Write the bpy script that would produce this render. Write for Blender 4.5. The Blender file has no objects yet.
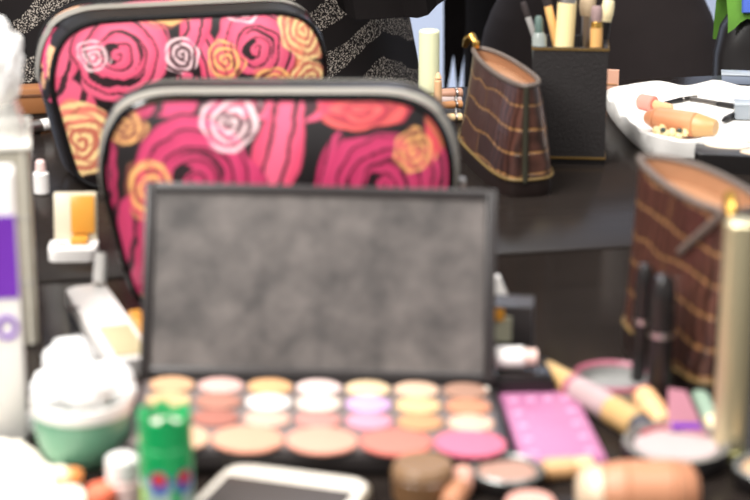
import bpy, bmesh, math, random
from mathutils import Vector, Matrix, noise

random.seed(7)
PI = math.pi
SC = bpy.context.scene
COL = SC.collection

# ------------------------------------------------------------------ camera
TZ = 0.75                      # table top height
CAM = Vector((0.0, 0.0, TZ + 0.36))
F = 1950.0
PITCH = math.atan((250 + 344) / F)
FW = Vector((0, math.cos(PITCH), -math.sin(PITCH)))
UP = Vector((0, math.sin(PITCH), math.cos(PITCH)))
RT = Vector((1, 0, 0))

def ray(px, py):
    return (FW + RT * ((px - 375) / F) + UP * ((250 - py) / F))

def P(px, py, z=0.0):
    """point seen at the pixel on the level plane z above the table top"""
    r = ray(px, py)
    return CAM + r * ((TZ + z - CAM.z) / r.z)

def Q(px, py, Y):
    """point seen at the pixel on the upright plane at distance Y"""
    r = ray(px, py)
    return CAM + r * (Y / r.y)

def proj(p):
    d = Vector(p) - CAM
    k = d.dot(FW)
    return 375 + F * d.dot(RT) / k, 250 - F * d.dot(UP) / k

def scale_at(p):
    return F / (Vector(p) - CAM).dot(FW)

# ------------------------------------------------------------------ materials
MATS = {}
def srgb(c):
    def f(v):
        v /= 255.0
        return v / 12.92 if v <= 0.04045 else ((v + 0.055) / 1.055) ** 2.4
    return (f(c[0]), f(c[1]), f(c[2]), 1.0)

def mat(name, rgb, rough=0.5, metal=0.0, noise_amt=0.0, noise_scale=60.0, spec=0.5, coat=0.0, trans=0.0,
        alpha=1.0, sss=0.0, bump=0.0, bump_scale=200.0):
    if name in MATS:
        return MATS[name]
    m = bpy.data.materials.new(name)
    m.use_nodes = True
    nt = m.node_tree
    b = nt.nodes['Principled BSDF']
    col = srgb(rgb)
    b.inputs['Base Color'].default_value = col
    b.inputs['Roughness'].default_value = rough
    b.inputs['Metallic'].default_value = metal
    b.inputs['Specular IOR Level'].default_value = spec
    b.inputs['Coat Weight'].default_value = coat
    b.inputs['Transmission Weight'].default_value = trans
    b.inputs['Alpha'].default_value = alpha
    if sss:
        b.inputs['Subsurface Weight'].default_value = sss
        b.inputs['Subsurface Radius'].default_value = (0.01, 0.008, 0.006)
        b.inputs['Subsurface Scale'].default_value = 0.3
    tc = nt.nodes.new('ShaderNodeTexCoord')
    n = nt.nodes.new('ShaderNodeTexNoise')
    n.inputs['Scale'].default_value = noise_scale
    n.inputs['Detail'].default_value = 3
    nt.links.new(tc.outputs['Object'], n.inputs['Vector'])
    mx = nt.nodes.new('ShaderNodeMix'); mx.data_type = 'RGBA'
    a = max(noise_amt, 0.04)
    mx.inputs['A'].default_value = tuple(c * (1 - a) for c in col[:3]) + (1,)
    mx.inputs['B'].default_value = tuple(min(1, c * (1 + a)) for c in col[:3]) + (1,)
    nt.links.new(n.outputs['Fac'], mx.inputs['Factor'])
    nt.links.new(mx.outputs['Result'], b.inputs['Base Color'])
    if bump:
        n2 = nt.nodes.new('ShaderNodeTexNoise')
        n2.inputs['Scale'].default_value = bump_scale
        nt.links.new(tc.outputs['Object'], n2.inputs['Vector'])
        bp = nt.nodes.new('ShaderNodeBump')
        bp.inputs['Strength'].default_value = bump
        bp.inputs['Distance'].default_value = 0.002
        nt.links.new(n2.outputs['Fac'], bp.inputs['Height'])
        nt.links.new(bp.outputs['Normal'], b.inputs['Normal'])
    MATS[name] = m
    return m

def mat_vcol(name, rough=0.4, coat=0.0, spec=0.5):
    if name in MATS:
        return MATS[name]
    m = bpy.data.materials.new(name); m.use_nodes = True
    nt = m.node_tree; b = nt.nodes['Principled BSDF']
    at = nt.nodes.new('ShaderNodeAttribute'); at.attribute_name = 'print'
    nt.links.new(at.outputs['Color'], b.inputs['Base Color'])
    b.inputs['Roughness'].default_value = rough
    b.inputs['Coat Weight'].default_value = coat
    b.inputs['Coat Roughness'].default_value = 0.2
    b.inputs['Specular IOR Level'].default_value = spec
    MATS[name] = m
    return m

def mat_croc():
    m = bpy.data.materials.new('crocodile_leather'); m.use_nodes = True
    nt = m.node_tree; b = nt.nodes['Principled BSDF']; L = nt.links.new
    uv = nt.nodes.new('ShaderNodeUVMap'); uv.uv_map = 'uv'
    n = nt.nodes.new('ShaderNodeTexNoise'); n.inputs['Scale'].default_value = 28; n.inputs['Detail'].default_value = 1.5
    L(uv.outputs['UV'], n.inputs['Vector'])
    sub = nt.nodes.new('ShaderNodeVectorMath'); sub.operation = 'SUBTRACT'; sub.inputs[1].default_value = (.5, .5, .5)
    L(n.outputs['Color'], sub.inputs[0])
    sc = nt.nodes.new('ShaderNodeVectorMath'); sc.operation = 'MULTIPLY'; sc.inputs[1].default_value = (0.014, 0.013, 0)
    L(sub.outputs[0], sc.inputs[0])
    ad = nt.nodes.new('ShaderNodeVectorMath'); ad.operation = 'ADD'
    L(uv.outputs['UV'], ad.inputs[0]); L(sc.outputs[0], ad.inputs[1])
    br = nt.nodes.new('ShaderNodeTexBrick')
    br.inputs['Scale'].default_value = 1.0
    br.inputs['Brick Width'].default_value = 0.16
    br.inputs['Row Height'].default_value = 0.0165
    br.inputs['Mortar Size'].default_value = 0.0012
    br.inputs['Mortar Smooth'].default_value = 0.5
    br.inputs['Color1'].default_value = srgb((90, 56, 45))
    br.inputs['Color2'].default_value = srgb((64, 39, 33))
    br.inputs['Mortar'].default_value = srgb((160, 116, 72))
    L(ad.outputs[0], br.inputs['Vector'])
    w = nt.nodes.new('ShaderNodeTexWave'); w.bands_direction = 'X'
    w.inputs['Scale'].default_value = 40; w.inputs['Distortion'].default_value = 5
    L(ad.outputs[0], w.inputs['Vector'])
    mx = nt.nodes.new('ShaderNodeMix'); mx.data_type = 'RGBA'; mx.blend_type = 'MULTIPLY'
    mx.inputs['Factor'].default_value = 0.7
    L(br.outputs['Color'], mx.inputs['A']); L(w.outputs['Color'], mx.inputs['B'])
    L(mx.outputs['Result'], b.inputs['Base Color'])
    b.inputs['Roughness'].default_value = 0.38
    b.inputs['Coat Weight'].default_value = 0.25
    bp = nt.nodes.new('ShaderNodeBump'); bp.inputs['Strength'].default_value = 0.5; bp.inputs['Distance'].default_value = 0.001
    bp.invert = True
    L(br.outputs['Fac'], bp.inputs['Height']); L(bp.outputs['Normal'], b.inputs['Normal'])
    return m

def mat_glitter(x0):
    m = bpy.data.materials.new('black_glitter_chevron'); m.use_nodes = True
    nt = m.node_tree; b = nt.nodes['Principled BSDF']; L = nt.links.new
    def mth(op, a=None, b_=None, c=None):
        q = nt.nodes.new('ShaderNodeMath'); q.operation = op
        for i, v in enumerate((a, b_, c)):
            if v is None: continue
            if isinstance(v, (int, float)): q.inputs[i].default_value = v
            else: L(v, q.inputs[i])
        return q.outputs[0]
    tc = nt.nodes.new('ShaderNodeTexCoord'); sp = nt.nodes.new('ShaderNodeSeparateXYZ')
    L(tc.outputs['Object'], sp.inputs[0])
    dx = mth('ABSOLUTE', mth('SUBTRACT', sp.outputs['X'], x0))
    wob = nt.nodes.new('ShaderNodeTexNoise'); wob.inputs['Scale'].default_value = 9
    L(tc.outputs['Object'], wob.inputs['Vector'])
    h = mth('ADD', sp.outputs['Z'], mth('MULTIPLY', dx, 0.72))
    h = mth('ADD', h, mth('MULTIPLY', wob.outputs['Fac'], 0.05))
    fr = mth('FRACT', mth('MULTIPLY', h, 1 / 0.054))
    band = mth('LESS_THAN', fr, 0.48)
    n = nt.nodes.new('ShaderNodeTexNoise'); n.inputs['Scale'].default_value = 620; n.inputs['Detail'].default_value = 1
    L(tc.outputs['Object'], n.inputs['Vector'])
    spk = mth('MULTIPLY', mth('GREATER_THAN', n.outputs['Fac'], 0.57), band)
    mx = nt.nodes.new('ShaderNodeMix'); mx.data_type = 'RGBA'
    mx.inputs['A'].default_value = srgb((24, 20, 20)); mx.inputs['B'].default_value = srgb((172, 162, 152))
    L(spk, mx.inputs['Factor']); L(mx.outputs['Result'], b.inputs['Base Color'])
    L(mth('MULTIPLY', spk, 0.35), b.inputs['Metallic'])
    b.inputs['Roughness'].default_value = 0.6
    b.inputs['Specular IOR Level'].default_value = 0.15
    return m

def mat_table():
    m = bpy.data.materials.new('dark_table_laminate'); m.use_nodes = True
    nt = m.node_tree; b = nt.nodes['Principled BSDF']; L = nt.links.new
    tc = nt.nodes.new('ShaderNodeTexCoord'); mp = nt.nodes.new('ShaderNodeMapping')
    mp.inputs['Scale'].default_value = (6, 120, 60)
    n = nt.nodes.new('ShaderNodeTexNoise'); n.inputs['Scale'].default_value = 2; n.inputs['Detail'].default_value = 4
    L(tc.outputs['Object'], mp.inputs['Vector']); L(mp.outputs[0], n.inputs['Vector'])
    cr = nt.nodes.new('ShaderNodeValToRGB')
    cr.color_ramp.elements[0].color = srgb((28, 24, 22)); cr.color_ramp.elements[1].color = srgb((44, 38, 35))
    L(n.outputs['Fac'], cr.inputs[0]); L(cr.outputs[0], b.inputs['Base Color'])
    b.inputs['Roughness'].default_value = 0.2
    b.inputs['Specular IOR Level'].default_value = 0.035
    return m

def mat_mirror():
    m = bpy.data.materials.new('dusty_mirror'); m.use_nodes = True
    nt = m.node_tree; b = nt.nodes['Principled BSDF']; L = nt.links.new
    tc = nt.nodes.new('ShaderNodeTexCoord')
    n = nt.nodes.new('ShaderNodeTexNoise'); n.inputs['Scale'].default_value = 46; n.inputs['Detail'].default_value = 6; n.inputs['Distortion'].default_value = 0.15
    n.inputs['Roughness'].default_value = 0.62
    L(tc.outputs['Object'], n.inputs['Vector'])
    cr = nt.nodes.new('ShaderNodeValToRGB')
    cr.color_ramp.elements[0].position = 0.34; cr.color_ramp.elements[0].color = srgb((70, 67, 66))
    cr.color_ramp.elements[1].position = 0.72; cr.color_ramp.elements[1].color = srgb((112, 106, 103))
    L(n.outputs['Fac'], cr.inputs[0]); L(cr.outputs[0], b.inputs['Base Color'])
    b.inputs['Metallic'].default_value = 0.25
    b.inputs['Roughness'].default_value = 0.45
    return m

# ------------------------------------------------------------------ mesh helpers
class MB:
    def __init__(self):
        self.bm = bmesh.new()
    def add(self, verts, faces, M=None):
        vs = [self.bm.verts.new(M @ Vector(v) if M else Vector(v)) for v in verts]
        for f in faces:
            try: self.bm.faces.new([vs[i] for i in f])
            except ValueError: pass
        return vs
    def box(self, c, s, bev=0.0, M=None, seg=2):
        b2 = bmesh.new()
        bmesh.ops.create_cube(b2, size=1.0)
        for v in b2.verts:
            v.co = Vector((v.co.x * s[0], v.co.y * s[1], v.co.z * s[2])) + Vector(c)
        if bev > 0:
            bmesh.ops.bevel(b2, geom=list(b2.edges), offset=bev, segments=seg, affect='EDGES', profile=0.5)
        self._merge(b2, M)
        return self
    def _merge(self, b2, M):
        if M is not None:
            bmesh.ops.transform(b2, matrix=M, verts=list(b2.verts))
        mp = {}
        for v in b2.verts: mp[v] = self.bm.verts.new(v.co)
        for f in b2.faces:
            try: self.bm.faces.new([mp[v] for v in f.verts])
            except ValueError: pass
        b2.free()
    def lathe(self, prof, seg=40, M=None, sx=1.0, sy=1.0):
        """profile [(r,z)...]; r=0 ends close"""
        vs, fs, rings = [], [], []
        for r, z in prof:
            if r <= 1e-7:
                rings.append([len(vs)]); vs.append((0, 0, z))
            else:
                rings.append(list(range(len(vs), len(vs) + seg)))
                for k in range(seg):
                    a = 2 * PI * k / seg
                    vs.append((r * sx * math.cos(a), r * sy * math.sin(a), z))
        for A, B in zip(rings, rings[1:]):
            for k in range(seg):
                k2 = (k + 1) % seg
                if len(A) == 1 and len(B) == 1: continue
                if len(A) == 1: fs.append((A[0], B[k2], B[k]))
                elif len(B) == 1: fs.append((A[k], A[k2], B[0]))
                else: fs.append((A[k], A[k2], B[k2], B[k]))
        self.add(vs, fs, M)
        return self
    def rings(self, rings, cap0=True, cap1=True, M=None):
        n = len(rings[0]); vs = [p for r in rings for p in r]; fs = []
        for i in range(len(rings) - 1):
            for k in range(n):
                k2 = (k + 1) % n
                fs.append((i * n + k, i * n + k2, (i + 1) * n + k2, (i + 1) * n + k))
        if cap0: fs.append(tuple(reversed(range(n))))
        if cap1: fs.append(tuple(range((len(rings) - 1) * n, len(rings) * n)))
        self.add(vs, fs, M)
        return self
    def tube(self, pts, rad, seg=12, M=None, cap=True, closed=False):
        pts = [Vector(p) for p in pts]; n = len(pts); rr = []
        up = Vector((0, 0, 1))
        for i, p in enumerate(pts):
            if closed: t = pts[(i + 1) % n] - pts[i - 1]
            else: t = pts[min(i + 1, n - 1)] - pts[max(i - 1, 0)]
            t.normalize()
            if i == 0:
                a = up if abs(t.dot(up)) < 0.95 else Vector((0, 1, 0))
                u = t.cross(a).normalized()
            else:                                   # carry the frame along so that the tube never twists
                u = (u - t * u.dot(t)).normalized()
            v = u.cross(t).normalized()
            r = rad[i] if isinstance(rad, (list, tuple)) else rad
            rr.append([p + u * (r * math.cos(2 * PI * k / seg)) + v * (r * math.sin(2 * PI * k / seg)) for k in range(seg)])
        if closed: rr.append(rr[0]); cap = False
        self.rings(rr, cap, cap, M)
        return self
    def prism(self, poly, z0, z1, M=None, bev=0.0):
        b2 = bmesh.new()
        n = len(poly)
        lo = [b2.verts.new((x, y, z0)) for x, y in poly]; hi = [b2.verts.new((x, y, z1)) for x, y in poly]
        b2.faces.new(list(reversed(lo))); top = b2.faces.new(hi)
        for k in range(n):
            b2.faces.new((lo[k], lo[(k + 1) % n], hi[(k + 1) % n], hi[k]))
        if bev:
            bmesh.ops.bevel(b2, geom=list(top.edges), offset=bev, segments=3, affect='EDGES', profile=0.5)
        self._merge(b2, M)
        return self
    def blob(self, c, r, amp=0.15, freq=2.2, sub=4, seed=0, squash=(1, 1, 1)):
        b2 = bmesh.new()
        bmesh.ops.create_icosphere(b2, subdivisions=sub, radius=1)
        for v in b2.verts:
            d = v.co.normalized()
            k = 1 + amp * noise.noise(d * freq + Vector((seed * 3.1, seed, 0))) + amp * .5 * noise.noise(d * freq * 2.7 + Vector((seed, 0, 5)))
            v.co = Vector((d.x * squash[0], d.y * squash[1], d.z * squash[2])) * (r * k) + Vector(c)
        self._merge(b2, None)
        return self
    def build(self, name, m, parent=None, smooth=True, auto=35):
        bmesh.ops.remove_doubles(self.bm, verts=list(self.bm.verts), dist=1e-7)
        bmesh.ops.recalc_face_normals(self.bm, faces=list(self.bm.faces))
        me = bpy.data.meshes.new(name)
        self.bm.to_mesh(me); self.bm.free()
        me.materials.append(m)
        if smooth:
            for p in me.polygons: p.use_smooth = True
            try: me.set_sharp_from_angle(angle=math.radians(auto))
            except Exception: pass
        o = bpy.data.objects.new(name, me)
        COL.objects.link(o)
        if parent is not None: o.parent = parent
        return o

def thing(name, label, cat, loc=(0, 0, 0), rot=(0, 0, 0), group=None):
    o = bpy.data.objects.new(name, None); COL.objects.link(o)
    o.empty_display_size = 0.01
    o.location = loc
    o.rotation_euler = rot if isinstance(rot, (tuple, list)) or hasattr(rot, 'x') else (0, 0, rot)
    o['label'] = label; o['category'] = cat
    if group: o['group'] = group
    return o

def tag(o, label, cat, loc=None, rot=None, group=None, kind=None):
    o['label'] = label; o['category'] = cat
    if loc is not None: o.location = loc
    if rot is not None: o.rotation_euler = rot if isinstance(rot, (tuple, list)) or hasattr(rot, 'x') else (0, 0, rot)
    if group: o['group'] = group
    if kind: o['kind'] = kind
    return o

def struct(name, mb, m, smooth=False):
    o = mb.build(name, m, smooth=smooth); o['kind'] = 'structure'
    return o

def rrect(w, d, r, n=6):
    pts = []
    for cx, cy, a0 in ((w/2-r, d/2-r, 0), (-w/2+r, d/2-r, PI/2), (-w/2+r, -d/2+r, PI), (w/2-r, -d/2+r, 1.5*PI)):
        for k in range(n + 1):
            a = a0 + PI / 2 * k / n
            pts.append((cx + r * math.cos(a), cy + r * math.sin(a)))
    return pts

def align(p0, p1):
    """matrix with local +Z from p0 to p1"""
    z = (Vector(p1) - Vector(p0)).normalized()
    return Vector((0, 0, 1)).rotation_difference(z).to_euler()

def lin(prof_w, z):
    for (z0, a), (z1, b) in zip(prof_w, prof_w[1:]):
        if z <= z1:
            t = (z - z0) / (z1 - z0) if z1 > z0 else 0
            return a + (b - a) * max(0, min(1, t))
    return prof_w[-1][1]

# common materials
M_white = mat('white_plastic', (236, 232, 228), 0.4)
M_cream = mat('cream_plastic', (238, 222, 178), 0.4)
M_black = mat('black_plastic', (22, 19, 19), 0.35)
M_blackm = mat('black_matte', (26, 23, 23), 0.7, spec=0.2)
M_cloth_black = mat('black_cloth', (20, 17, 17), 0.9, spec=0.08, noise_amt=0.25, noise_scale=30)
M_cloth_char = mat('charcoal_cloth', (52, 46, 46), 0.9, spec=0.1, noise_amt=0.12, noise_scale=25)
M_gold = mat('gold_metal', (226, 178, 92), 0.25, metal=1.0)
M_silver = mat('silver_metal', (205, 200, 196), 0.28, metal=1.0)
M_tape = mat('grey_zip_tape', (142, 137, 128), 0.55, bump=0.3, bump_scale=900)
M_patent = mat('black_patent', (18, 16, 17), 0.12, coat=0.6)
M_skin = mat('skin', (214, 168, 142), 0.5, sss=0.1)
M_hair = mat('dark_hair', (40, 26, 20), 0.5)
M_cotton = mat('cotton', (254, 252, 250), 0.95, bump=0.25, bump_scale=160)
M_paper = mat('white_paper', (240, 237, 232), 0.8)
M_amber = mat('amber_plastic', (208, 146, 58), 0.3)
M_tan = mat('tan_leather', (176, 128, 88), 0.5, noise_amt=0.12)
M_lining = mat('tan_lining', (166, 122, 90), 0.6, noise_amt=0.1, noise_scale=90)
M_flesh = mat('flesh_plastic', (184, 128, 96), 0.45, noise_amt=0.06)
M_peach = mat('peach_plastic', (238, 184, 136), 0.35)
M_pink = mat('pink_plastic', (170, 106, 144), 0.4)
M_palepink = mat('pale_pink_plastic', (240, 206, 200), 0.35)
M_grey = mat('grey_plastic', (150, 148, 146), 0.4)
M_clear = mat('clear_plastic', (226, 224, 218), 0.15, alpha=0.42)
M_wood = mat('light_wood', (222, 170, 104), 0.45, noise_amt=0.15, noise_scale=80)
M_purple = mat('purple_print', (112, 48, 172), 0.4)

# ------------------------------------------------------------------ room
struct('floor', MB().box((0, 2.2, -0.02), (9, 9, 0.04)), mat('floor_lino', (188, 186, 184), 0.6, noise_amt=0.05, noise_scale=5))
struct('wall_back', MB().box((0, 4.45, 1.5), (9, 0.1, 3.0)), mat('pale_blue_wall', (198, 212, 240), 0.9, noise_amt=0.02, noise_scale=3))

# tables: seam line through two pixels
sA, sB = P(40, 283), P(622, 247.5)
seam_dir = (sB - sA).normalized(); seam_ang = math.atan2(seam_dir.y, seam_dir.x)
seam_mid = sA + (sB - sA) * 0.5
def table(label, depth, sign):
    t = thing('makeup_table', label, 'table', (seam_mid.x, seam_mid.y, 0), seam_ang)
    y0 = sign * 0.0018; y1 = sign * (depth)
    yc = (y0 + y1) / 2
    MB().box((0, yc, TZ - 0.0125), (1.5, abs(y1 - y0), 0.025), 0.002).build('table_top', M_TABLE, t)
    MB().box((0, yc, TZ - 0.055), (1.36, abs(y1 - y0) - 0.12, 0.06), 0.002).build('apron', M_black, t)
    for sx in (-1, 1):
        for yy in (y0 + sign * 0.04, y1 - sign * 0.04):
            MB().box((sx * 0.70, yy, (TZ - 0.025) / 2), (0.04, 0.04, TZ - 0.025), 0.003).build('leg', M_black, t)
    return t
M_TABLE = mat_table()
far_edge = P(375, 90)
far_depth = (far_edge - seam_mid).dot(Vector((-seam_dir.y, seam_dir.x, 0)))
table('dark brown table under the palette and the front floral bag', 0.62, -1)
table('dark brown table under the brush holder and rear floral bag', far_depth, 1)

# ------------------------------------------------------------------ floral bags
HALF = [(0, 0), (0.60, 0.0), (0.74, 0.015), (0.835, 0.075), (0.885, 0.2), (0.945, 0.42), (0.985, 0.58), (0.985, 0.70), (0.945, 0.83), (0.865, 0.925), (0.74, 0.978), (0.55, 1.0), (0, 1.0)]
def spline(pts, n):
    out = []
    P_ = [Vector((p[0], p[1])) for p in pts]
    P_ = [Vector((-P_[1].x, P_[1].y))] + P_ + [Vector((-P_[-2].x, P_[-2].y))]
    for i in range(1, len(P_) - 2):
        for k in range(n):
            t = k / n
            a, b, c, d = P_[i-1], P_[i], P_[i+1], P_[i+2]
            q = 0.5 * ((2*b) + (c - a)*t + (2*a - 5*b + 4*c - d)*t*t + (3*b - a - 3*c + d)*t*t*t)
            out.append((max(0, q.x), max(0.0, min(1.0, q.y))))
    out.append(tuple(pts[-1]))
    return out
def outline():
    h = spline(HALF, 17)
    right = h
    left = [(-x, z) for x, z in reversed(h[1:-1])]
    pts = [(x, z) for x, z in right] + left
    # resample evenly
    d = [0]
    loop = pts + [pts[0]]
    for a, b in zip(loop, loop[1:]):
        d.append(d[-1] + math.hypot((b[0]-a[0]) * 1.15, (b[1]-a[1])))
    N = 420; out = []; j = 0
    for k in range(N):
        s = d[-1] * k / N
        while d[j+1] < s: j += 1
        t = (s - d[j]) / max(1e-9, d[j+1] - d[j])
        out.append((loop[j][0] + (loop[j+1][0]-loop[j][0])*t, loop[j][1] + (loop[j+1][1]-loop[j][1])*t))
    return out
OUT = outline()

PK = dict(
    pink=((232, 98, 130), (216, 72, 106), (34, 24, 27)),
    mag=((202, 62, 108), (172, 42, 86), (30, 20, 24)),
    white=((246, 214, 216), (240, 130, 156), (120, 60, 70)),
    orange=((248, 190, 116), (236, 110, 96), (150, 50, 50)),
    yellow=((252, 222, 156), (240, 140, 110), (200, 70, 70)),
    red=((230, 96, 92), (214, 60, 84), (180, 110, 70)),
)
def lerp3(a, b, t):
    return (a[0]+(b[0]-a[0])*t, a[1]+(b[1]-a[1])*t, a[2]+(b[2]-a[2])*t)
def sm(a, b, x):
    t = max(0, min(1, (x - a) / (b - a))); return t*t*(3-2*t)

def print_colour(x, y, roses, bg):
    c = (24, 19, 21)
    x += 3.2 * noise.noise(Vector((x / 15, y / 15, 1.3))) ; y += 3.2 * noise.noise(Vector((x / 15, y / 15, 7.7)))
    for (cx, cy, rx, ry, ang, col) in bg:
        dx, dy = x - cx, y - cy
        u = (dx*math.cos(ang) + dy*math.sin(ang)) / rx; v = (-dx*math.sin(ang) + dy*math.cos(ang)) / ry
        r = math.hypot(u, v)
        if r < 1.06:
            A, B, C = PK[col]
            cc = lerp3(A, B, sm(0.2, 0.95, abs(u)))
            if abs(abs(u + .25 * v * v) - 0.42) < 0.10: cc = lerp3(cc, C, 0.85)
            c = lerp3(c, cc, 1 - sm(0.92, 1.06, r))
    for (cx, cy, rx, ry, kind, tw, ph) in roses:
        dx, dy = (x - cx) / rx, (y - cy) / ry
        r = math.hypot(dx, dy)
        if r > 1.2: continue
        a = math.atan2(dy, dx)
        edge = 1.0 + 0.07 * math.sin(3 * a + ph * 5) + 0.04 * math.sin(7 * a + ph * 9)
        if r > edge + 0.04: continue
        A, B, C = PK[kind]
        inside = 1 - sm(edge - 0.05, edge + 0.02, r)
        if kind in ('pink', 'mag'):
            t = (tw * r ** 0.85 - a / (2 * PI) + ph + 0.05 * math.sin(3 * a + ph)) % 1.0
            cc = lerp3(A, B, sm(0.35, 1.0, t) * 0.55)
            ln = 1 - sm(0.12, 0.19, t)
            cc = lerp3(cc, C, ln * 0.93)
            # dark heart and dark petal shadows printed in the design
            aa = (a + ph * 3) % (2 * PI)
            w1 = max(0, math.cos(a - PI)) ** .6
            if 0.13 < r < 0.13 + 0.20 * w1: cc = lerp3(cc, C, 0.95)
            w2 = max(0, math.cos(a - 2.0)) ** .8
            if 0.58 < r + .02 * math.sin(5 * a) < 0.58 + 0.15 * w2: cc = lerp3(cc, C, 0.95)
            w3 = max(0, math.cos(a + 0.9)) ** 1.2
            if 0.40 < r < 0.40 + 0.09 * w3: cc = lerp3(cc, C, 0.8)
            c = lerp3(c, cc, inside)
        else:
            t = (tw * r ** 0.9 - a / (2 * PI) + ph + 0.10 * math.sin(3 * a + ph)) % 1.0
            stroke = sm(0.02, 0.12, t) * (1 - sm(0.50, 0.66, t))
            fill = {'white': 0.22, 'orange': 0.42, 'yellow': 0.80, 'red': 0.75}[kind]
            c2 = lerp3(c, B, fill * inside)
            brk = sm(0.05, 0.45, abs(math.sin(1.5 * a + 5.5 * r + ph * 7)))
            c = lerp3(c2, A, stroke * inside * (0.30 + 0.60 * brk))
            if 0.9 < t and r < .8: c = lerp3(c, C, .45 * inside)
    return srgb(c)

REAR_ROSES = [
    (86, 140, 38, 40, 'yellow', 4.0, 0.2), (121, 53, 48, 46, 'pink', 4.4, 0.55), (252, 46, 40, 44, 'pink', 4.0, 0.5),
    (167, 6, 34, 22, 'orange', 3.0, 0.3), (98, 55, 16, 16, 'white', 3.0, 0.1), (180, 53, 18, 18, 'white', 3.0, 0.4),
    (240, 9, 19, 12, 'white', 2.0, 0.7), (222, 57, 18, 21, 'orange', 3.0, 0.15), (302, 27, 27, 29, 'yellow', 4.0, 0.9),
    (268, 80, 22, 18, 'orange', 3.0, 0.6), (306, 75, 20, 20, 'yellow', 3.0, 0.2), (150, 150, 38, 34, 'pink', 4.0, 0.2),
    (225, 140, 44, 38, 'pink', 4.0, 0.9), (296, 138, 30, 32, 'orange', 4.0, 0.5)]
REAR_BG = [(72, 46, 14, 40, 0.1, 'pink'), (75, 100, 26, 20, 0.6, 'pink'), (207, 60, 11, 54, -0.25, 'pink'), (184, 92, 18, 24, 0.2, 'pink'),
           (284, 60, 13, 50, 0.30, 'orange'), (196, 22, 15, 26, 0.3, 'pink'), (330, 110, 20, 40, 0, 'pink')]
FRONT_ROSES = [
    (197, 174, 64, 62, 'mag', 4.6, 0.15), (380, 180, 54, 54, 'mag', 4.8, 0.55),
    (128, 124, 24, 20, 'orange', 3.0, 0.2), (233, 121, 30, 29, 'white', 3.4, 0.6), (152, 186, 24, 32, 'orange', 3.0, 0.6),
    (360, 110, 46, 16, 'red', 2.4, 0.4), (411, 148, 22, 22, 'orange', 3.0, 0.1), (131, 303, 18, 15, 'orange', 3.0, 0.5),
    (250, 260, 60, 50, 'mag', 4.5, 0.4), (400, 262, 46, 46, 'mag', 4.0, 0.1), (326, 270, 26, 28, 'white', 3.0, 0.3)]
FRONT_BG = [(108, 190, 13, 80, 0.0, 'mag'), (160, 255, 34, 70, -0.3, 'mag'), (124, 252, 24, 60, 0.2, 'mag'), (446, 140, 20, 40, -0.5, 'red'),
            (185, 103, 52, 13, -0.1, 'mag'), (446, 210, 18, 70, 0, 'mag'), (285, 104, 60, 16, 0.0, 'pink'), (330, 240, 40, 60, 0.3, 'mag'),
            (278, 150, 24, 60, 0.25, 'pink'), (326, 170, 11, 46, 0.3, 'mag')]

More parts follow.
